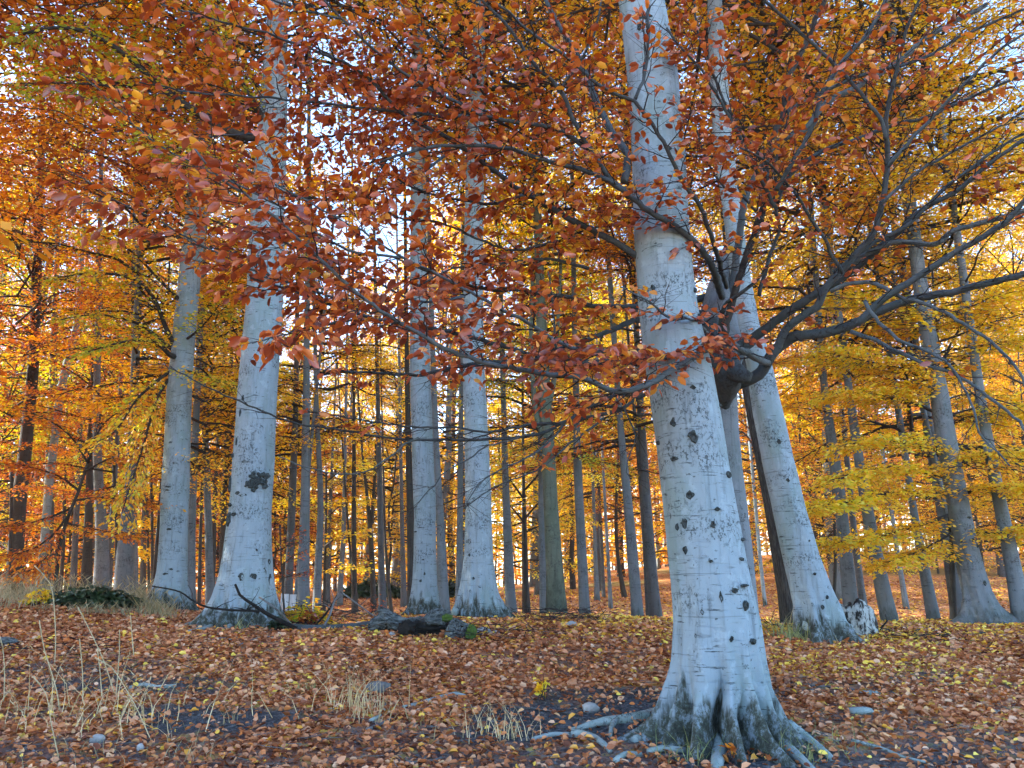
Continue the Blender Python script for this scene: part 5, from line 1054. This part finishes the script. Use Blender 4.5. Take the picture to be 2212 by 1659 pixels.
# ------------------------------------------------------------------ grass
def blades(px, py, n, hpx, spread, seed, lean=.35, wpx=1.6, D=None, heads=0):
    """returns vertices/faces of curved blades rising from the ground round a pixel"""
    rr = np.random.RandomState(seed); c = gp(px, py) if D is None else at(px, py, D); sc = axd(c) / F; V = []; Fq = []; HV = []
    for q in range(n):
        x, y = c[0] + rr.randn() * spread, c[1] + rr.randn() * spread * .6; b = np.array([x, y, float(H(x, y)) - .01]); h = hpx * sc * (.3 + .75 * rr.rand() ** 1.3); a = rr.rand() * 6.28; ln = (lean + .25) * h * (.15 + 1.2 * rr.rand())
        dd = np.array([math.cos(a), math.sin(a), 0]); w_ = wpx * sc * .5 * (.7 + .6 * rr.rand()); s = np.array([1, .3 * rr.randn(), .0]); bx_ = rr.randn(2) * .12 * h; k0 = len(V)
        for i, t in enumerate((0, .35, .7, 1)):
            p = b + dd * ln * t * t + np.array([bx_[0] * t, bx_[1] * t, 0]) + UPV * h * (t - .25 * lean * t * t); ww = w_ * (1 - t * .85); V += [p - s * ww, p + s * ww]
        Fq += [(k0 + 2 * i, k0 + 2 * i + 1, k0 + 2 * i + 3, k0 + 2 * i + 2) for i in range(3)]
        if rr.rand() < heads:
            p = V[-1]; k0 = len(V); hw = 2.6 * sc; d2 = unit(dd * lean * 2 + UPV * .8); 
            V += [p - d2 * 14 * sc, p - d2 * 5 * sc + s * hw * .5, p + d2 * 8 * sc, p - d2 * 5 * sc - s * hw * .5]; Fq.append((k0, k0 + 1, k0 + 2, k0 + 3))
    return c, np.array(V), Fq
def tuft(label, px, py, n, hpx, spread, seed, mat='grassd', **kw):
    c, V, Fq = blades(px, py, n, hpx, spread, seed, **kw); me = mesh_np('grass_tuft', V - c, [Fq], {'rnd': np.repeat(np.random.RandomState(seed).rand(n), 3)} if not kw.get('heads') else {'rnd': np.random.RandomState(seed).rand(len(Fq))})
    o = mobj('grass_tuft', me, M[mat]); o.location = c; o['label'] = label; o['category'] = 'grass'; return o
tuft('straw coloured dry grass tuft in the left centre foreground', 765, 1535, 60, 125, .15, 1, mat='grasss', lean=.55); tuft('short dry grass fan beside the straw tuft', 820, 1548, 36, 85, .14, 2, mat='grasss', lean=.6)
tuft('sparse dry stalks at the left of the bare soil patch', 1045, 1590, 26, 90, .13, 3, lean=.55, mat='grasss'); tuft('upright thin dry stalks before the bare soil patch', 1110, 1595, 18, 105, .10, 4, lean=.4, mat='grasss')
tuft('green grass clump at the left foot of the leaning pale beech', 1712, 1382, 70, 62, .14, 5, mat='grassg', wpx=2.4, lean=.6); tuft('long bending dry blades above the green clump', 1708, 1378, 14, 100, .08, 6, lean=.7)
tuft('curly pale grass tuft left of the big beech foot', 1488, 1640, 40, 80, .12, 7, lean=.8, mat='grassg'); tuft('long thin green grass tuft at the right foot of the big beech', 1730, 1640, 44, 95, .16, 8, lean=.9, mat='grassg')
tuft('small green grass tuft in the litter left of the straw tuft', 655, 1495, 34, 32, .07, 9, mat='grassg', wpx=2.2); tuft('few dry stalks in the lower left centre', 385, 1640, 22, 70, .15, 10, lean=.6); tuft('thin stalks at the lower edge left of centre', 485, 1560, 10, 55, .06, 11)
tuft('grass blades rising in front of the canker beech', 515, 1362, 18, 46, .08, 12, mat='grassg', lean=.5); tuft('dry blades crossing before the bleached stump', 1830, 1388, 10, 66, .12, 13, lean=.9); tuft('small mossy grass patch by the bent stick', 885, 1562, 40, 22, .14, 14, mat='grassg', lean=.8)
tuft('green grass sprigs on the roots right of the big beech', 1790, 1600, 18, 60, .2, 15, mat='grassg', lean=.9)
# tall dry grass on the left crest and left foreground stalks
def grass_field():
    V_, F_, n0 = [], [], 0
    rr = np.random.RandomState(12)
    for q in range(150):
        px = -60 + 380 * rr.rand() if q < 120 else 320 + 60 * rr.rand(); D = 12.2 + 3.5 * rr.rand(); b = at(px, 1300, D)
        c, V, Fq = blades(px, 1300, 13, (66 if not 90 < px < 290 or D > 13.6 else 26) if px < 330 else 40, .12, 500 + q, lean=.45, wpx=1.7, D=D, heads=.35); V_.append(V); F_ += [tuple(i + n0 for i in f) for f in Fq]; n0 += len(V)
    me = mesh_np('dry_grass', np.vstack(V_), [F_], {'rnd': np.random.RandomState(1).rand(len(F_))}); o = mobj('dry_grass', me, M['grassd']); o['kind'] = 'stuff'; o['label'] = 'tall pale dry grass with seed heads along the left crest'; o['category'] = 'grass'
grass_field()
def stalk(label, px, seed, w0=2.6):
    """px: from base to tip (base on the ground)"""
    b = gp(*px[0]); D = b[1]; P = np.array([at(x, y, D - .06 * i) for i, (x, y) in enumerate(px)]); P[0] = b - UPV * .02; sc = axd(b) / F
    rt = root('grass_stalk', b, label, 'grass stalk', 'pale stalks in the left foreground'); Q = resample(P, .08); mb = MB(); mb.tube(Q, np.linspace(w0 * .5 * sc, 1.0 * sc, len(Q)), 4); mb.build('stem', M['straw'], rt)
    k = max(2, len(Q) // 6); S = Q[-k:]; mb = MB(); T = np.linspace(0, 1, len(S)); mb.tube(S, (3.2 * np.sin(PI * np.clip(T * .8 + .15, 0, 1))) * sc + .001, 6, wob=.5, seed=seed); mb.build('seed_head', M['straw'], rt)
stalk('tall pale grass stalk bending left with a drooping head, tallest at the left', [(118, 1440), (120, 1380), (116, 1300), (108, 1260), (88, 1235), (74, 1222)], 1); stalk('tall straw stalk with white head leaning left over the litter', [(250, 1500), (225, 1430), (205, 1385), (188, 1350), (168, 1312)], 2)
stalk('straight straw stalk with narrow head in the left litter', [(250, 1510), (255, 1450), (258, 1400), (258, 1360)], 3); stalk('thin upright stalk near the left edge', [(8, 1520), (10, 1460), (6, 1400), (0, 1375)], 4)
stalk('pair of thin stalks left, the one curving right', [(130, 1540), (122, 1490), (95, 1400), (85, 1340)], 5); stalk('thin stalk rising between the two tall ones', [(180, 1520), (178, 1450), (172, 1380)], 6); stalk('low arching straw stalk at the left bottom', [(130, 1640), (110, 1560), (100, 1500), (70, 1460)], 7)
stalk('long bent straw stalk over the left bare soil', [(330, 1600), (290, 1520), (240, 1440), (205, 1420)], 8); stalk('short pale stalk beside the pale grass', [(290, 1420), (285, 1370), (282, 1330)], 9); stalk('slim stalk right of the straight straw stalk', [(222, 1515), (215, 1440), (210, 1400)], 10)
tuft('thin dry stalks scattered at the far left foreground', 60, 1560, 44, 190, .42, 21, lean=.5, mat='grasss', wpx=2.0, heads=.3); tuft('loose dry stalks in the left litter below the crest', 240, 1560, 46, 170, .42, 22, lean=.6, mat='grasss', wpx=1.9, heads=.3); tuft('dry blades lying over the bottom left corner', 120, 1640, 30, 80, .5, 23, lean=1.0)
# ------------------------------------------------------------------ bushes and seedlings
def bush(label, pxs, D, n, leafL, mat, seed, hpx, name='bush', stems=10, cat='bush'):
    rr = np.random.RandomState(seed); x0, x1, y0 = pxs; b = at((x0 + x1) / 2, y0, D); g = float(H(b[0], b[1])); sc = axd(b) / F; rt = root(name, (b[0], b[1], g), label, cat); W = (x1 - x0) * .5 * sc; Hh = hpx * sc
    u = rr.rand(n); a = rr.rand(n) * 6.28; rr_ = np.sqrt(rr.rand(n)); P = np.stack([b[0] + W * rr_ * np.cos(a), b[1] + W * .5 * rr_ * np.sin(a), g + .03 + Hh * (1 - .75 * rr_ ** 2) * (.25 + .75 * u) * (.7 + .5 * np.sin(a * 3 + seed) ** 2)], 1)
    lb = LB(near=True); lb.add(P, unit(rr.randn(n, 3) * [1, 1, .4]), unit(UPV + .5 * rr.randn(n, 3)), leafL * (.7 + .6 * rr.rand(n)), rr.rand(n)); lb.build('foliage', M[mat], rt)
    mb = MB(); k = rr.randint(0, n, stems * 4); mb.twigs(np.stack([b[0] + .4 * W * rr.randn(len(k)), b[1] + .1 * rr.randn(len(k)), np.full(len(k), g)], 1), P[k], .006, .003); mb.build('stems', M['twig'], rt)
    return rt
bush('dark green bramble thicket growing through the pale grass at the left', (95, 300, 1300), 13.2, 2200, .085, 'ivy', 1, 40); bush('green ivy leaves with yellow sprigs at the right foot of the canker beech', (585, 625, 1325), 10.9, 160, .06, 'ivy', 2, 30)
bush('low seedling with yellow green leaves beside the white board', (605, 715, 1335), 11.6, 420, .07, 'oliv', 3, 48); bush('small yellow leaved seedling on the left crest', (45, 120, 1325), 13, 200, .08, 'yelo', 4, 38)
bush('far low green thicket left of the brown trunk', (730, 880, 1305), 40, 2200, .22, 'ivy', 5, 40); bush('far low green thicket behind the painted mark beech', (940, 1000, 1300), 40, 900, .22, 'ivy', 6, 32)
bush('tiny yellow beech seedling in the centre litter', (1160, 1185, 1512), gp(1172, 1512)[1], 26, .075, 'yelo', 7, 42, stems=2, name='seedling', cat='seedling'); bush('tiny orange beech seedling at the foot of the big beech', (1560, 1595, 1650), gp(1578, 1648)[1], 14, .07, 'oran', 8, 34, stems=2, name='seedling', cat='seedling')
bush('seedling with rusty leaves left of the weathered log', (795, 835, 1320), 14.5, 60, .05, 'rust', 9, 50, stems=4, name='seedling', cat='seedling'); bush('rusty seedling leaves behind the canker beech', (640, 700, 1350), 11.4, 90, .06, 'rust', 10, 30, stems=4, name='seedling', cat='seedling')
bush('small green plant in the crevice at the foot of the canker beech', (512, 535, 1362), 10.95, 50, .03, 'ivy', 11, 26, stems=2, name='seedling', cat='plant')
# white board with dark slots behind
b = at(624, 1296, 17.0); sc = axd(b) / F; rt = root('white_board', (b[0], b[1], float(H(b[0], b[1]))), 'small white board with dark gaps standing at the foot of the blotchy trunk', 'board')
zb = float(H(b[0], b[1]))
for q, (x0, x1) in enumerate([(607, 609.5), (611, 624), (626.5, 640)]):
    a0 = at(x0, 1282, 17.0); a1 = at(x1, 1282, 17.0); t_ = .03
    V = np.array([[x, y, z] for z in (zb - .1, a0[2] - .01 * q) for x, y in ((a0[0], b[1]), (a1[0], b[1]), (a1[0], b[1] + t_), (a0[0], b[1] + t_))]); mb = MB(); mb.raw(V, [(0, 1, 5, 4), (1, 2, 6, 5), (2, 3, 7, 6), (3, 0, 4, 7), (4, 5, 6, 7)]); mb.build('board', M['white'], rt, smooth=False)
V0 = at(540, 1262, 19); rt = root('stump', (V0[0], V0[1], float(H(V0[0], V0[1]))), 'dark short stump between the two large left beeches', 'stump'); lumpy([np.array([V0[0], V0[1], float(H(V0[0], V0[1])) - .1]), V0 - UPV * .05, V0], [.13, .11, .08], n=10, seed=4).build('stump_body', M['charred'], rt, smooth=False)
# ------------------------------------------------------------------ air
def air():
    m, N, L = newmat('air'); v = N.new('ShaderNodeVolumePrincipled'); v.inputs['Color'].default_value = (.95, .93, .92, 1); v.inputs['Density'].default_value = .0005; v.inputs['Anisotropy'].default_value = .0
    o = N.new('ShaderNodeOutputMaterial'); L.new(v.outputs[0], o.inputs['Volume'])
    zl = float(ground.data.vertices[0].co[2]); zs = [v_.co[2] for v_ in ground.data.vertices]; z0 = min(zs) - 1; z1 = max(max(zs), 30) + 2
    x, y0, y1 = 430, -210, 510
    V = [(a, b, c) for c in (z0, z1) for a, b in ((-x, y0), (x, y0), (x, y1), (-x, y1))]
    me = mesh_np('haze', np.array(V, float), [[(3, 2, 1, 0), (4, 5, 6, 7), (0, 1, 5, 4), (1, 2, 6, 5), (2, 3, 7, 6), (3, 0, 4, 7)]]); o_ = mobj('haze', me, m); o_['kind'] = 'stuff'
air()
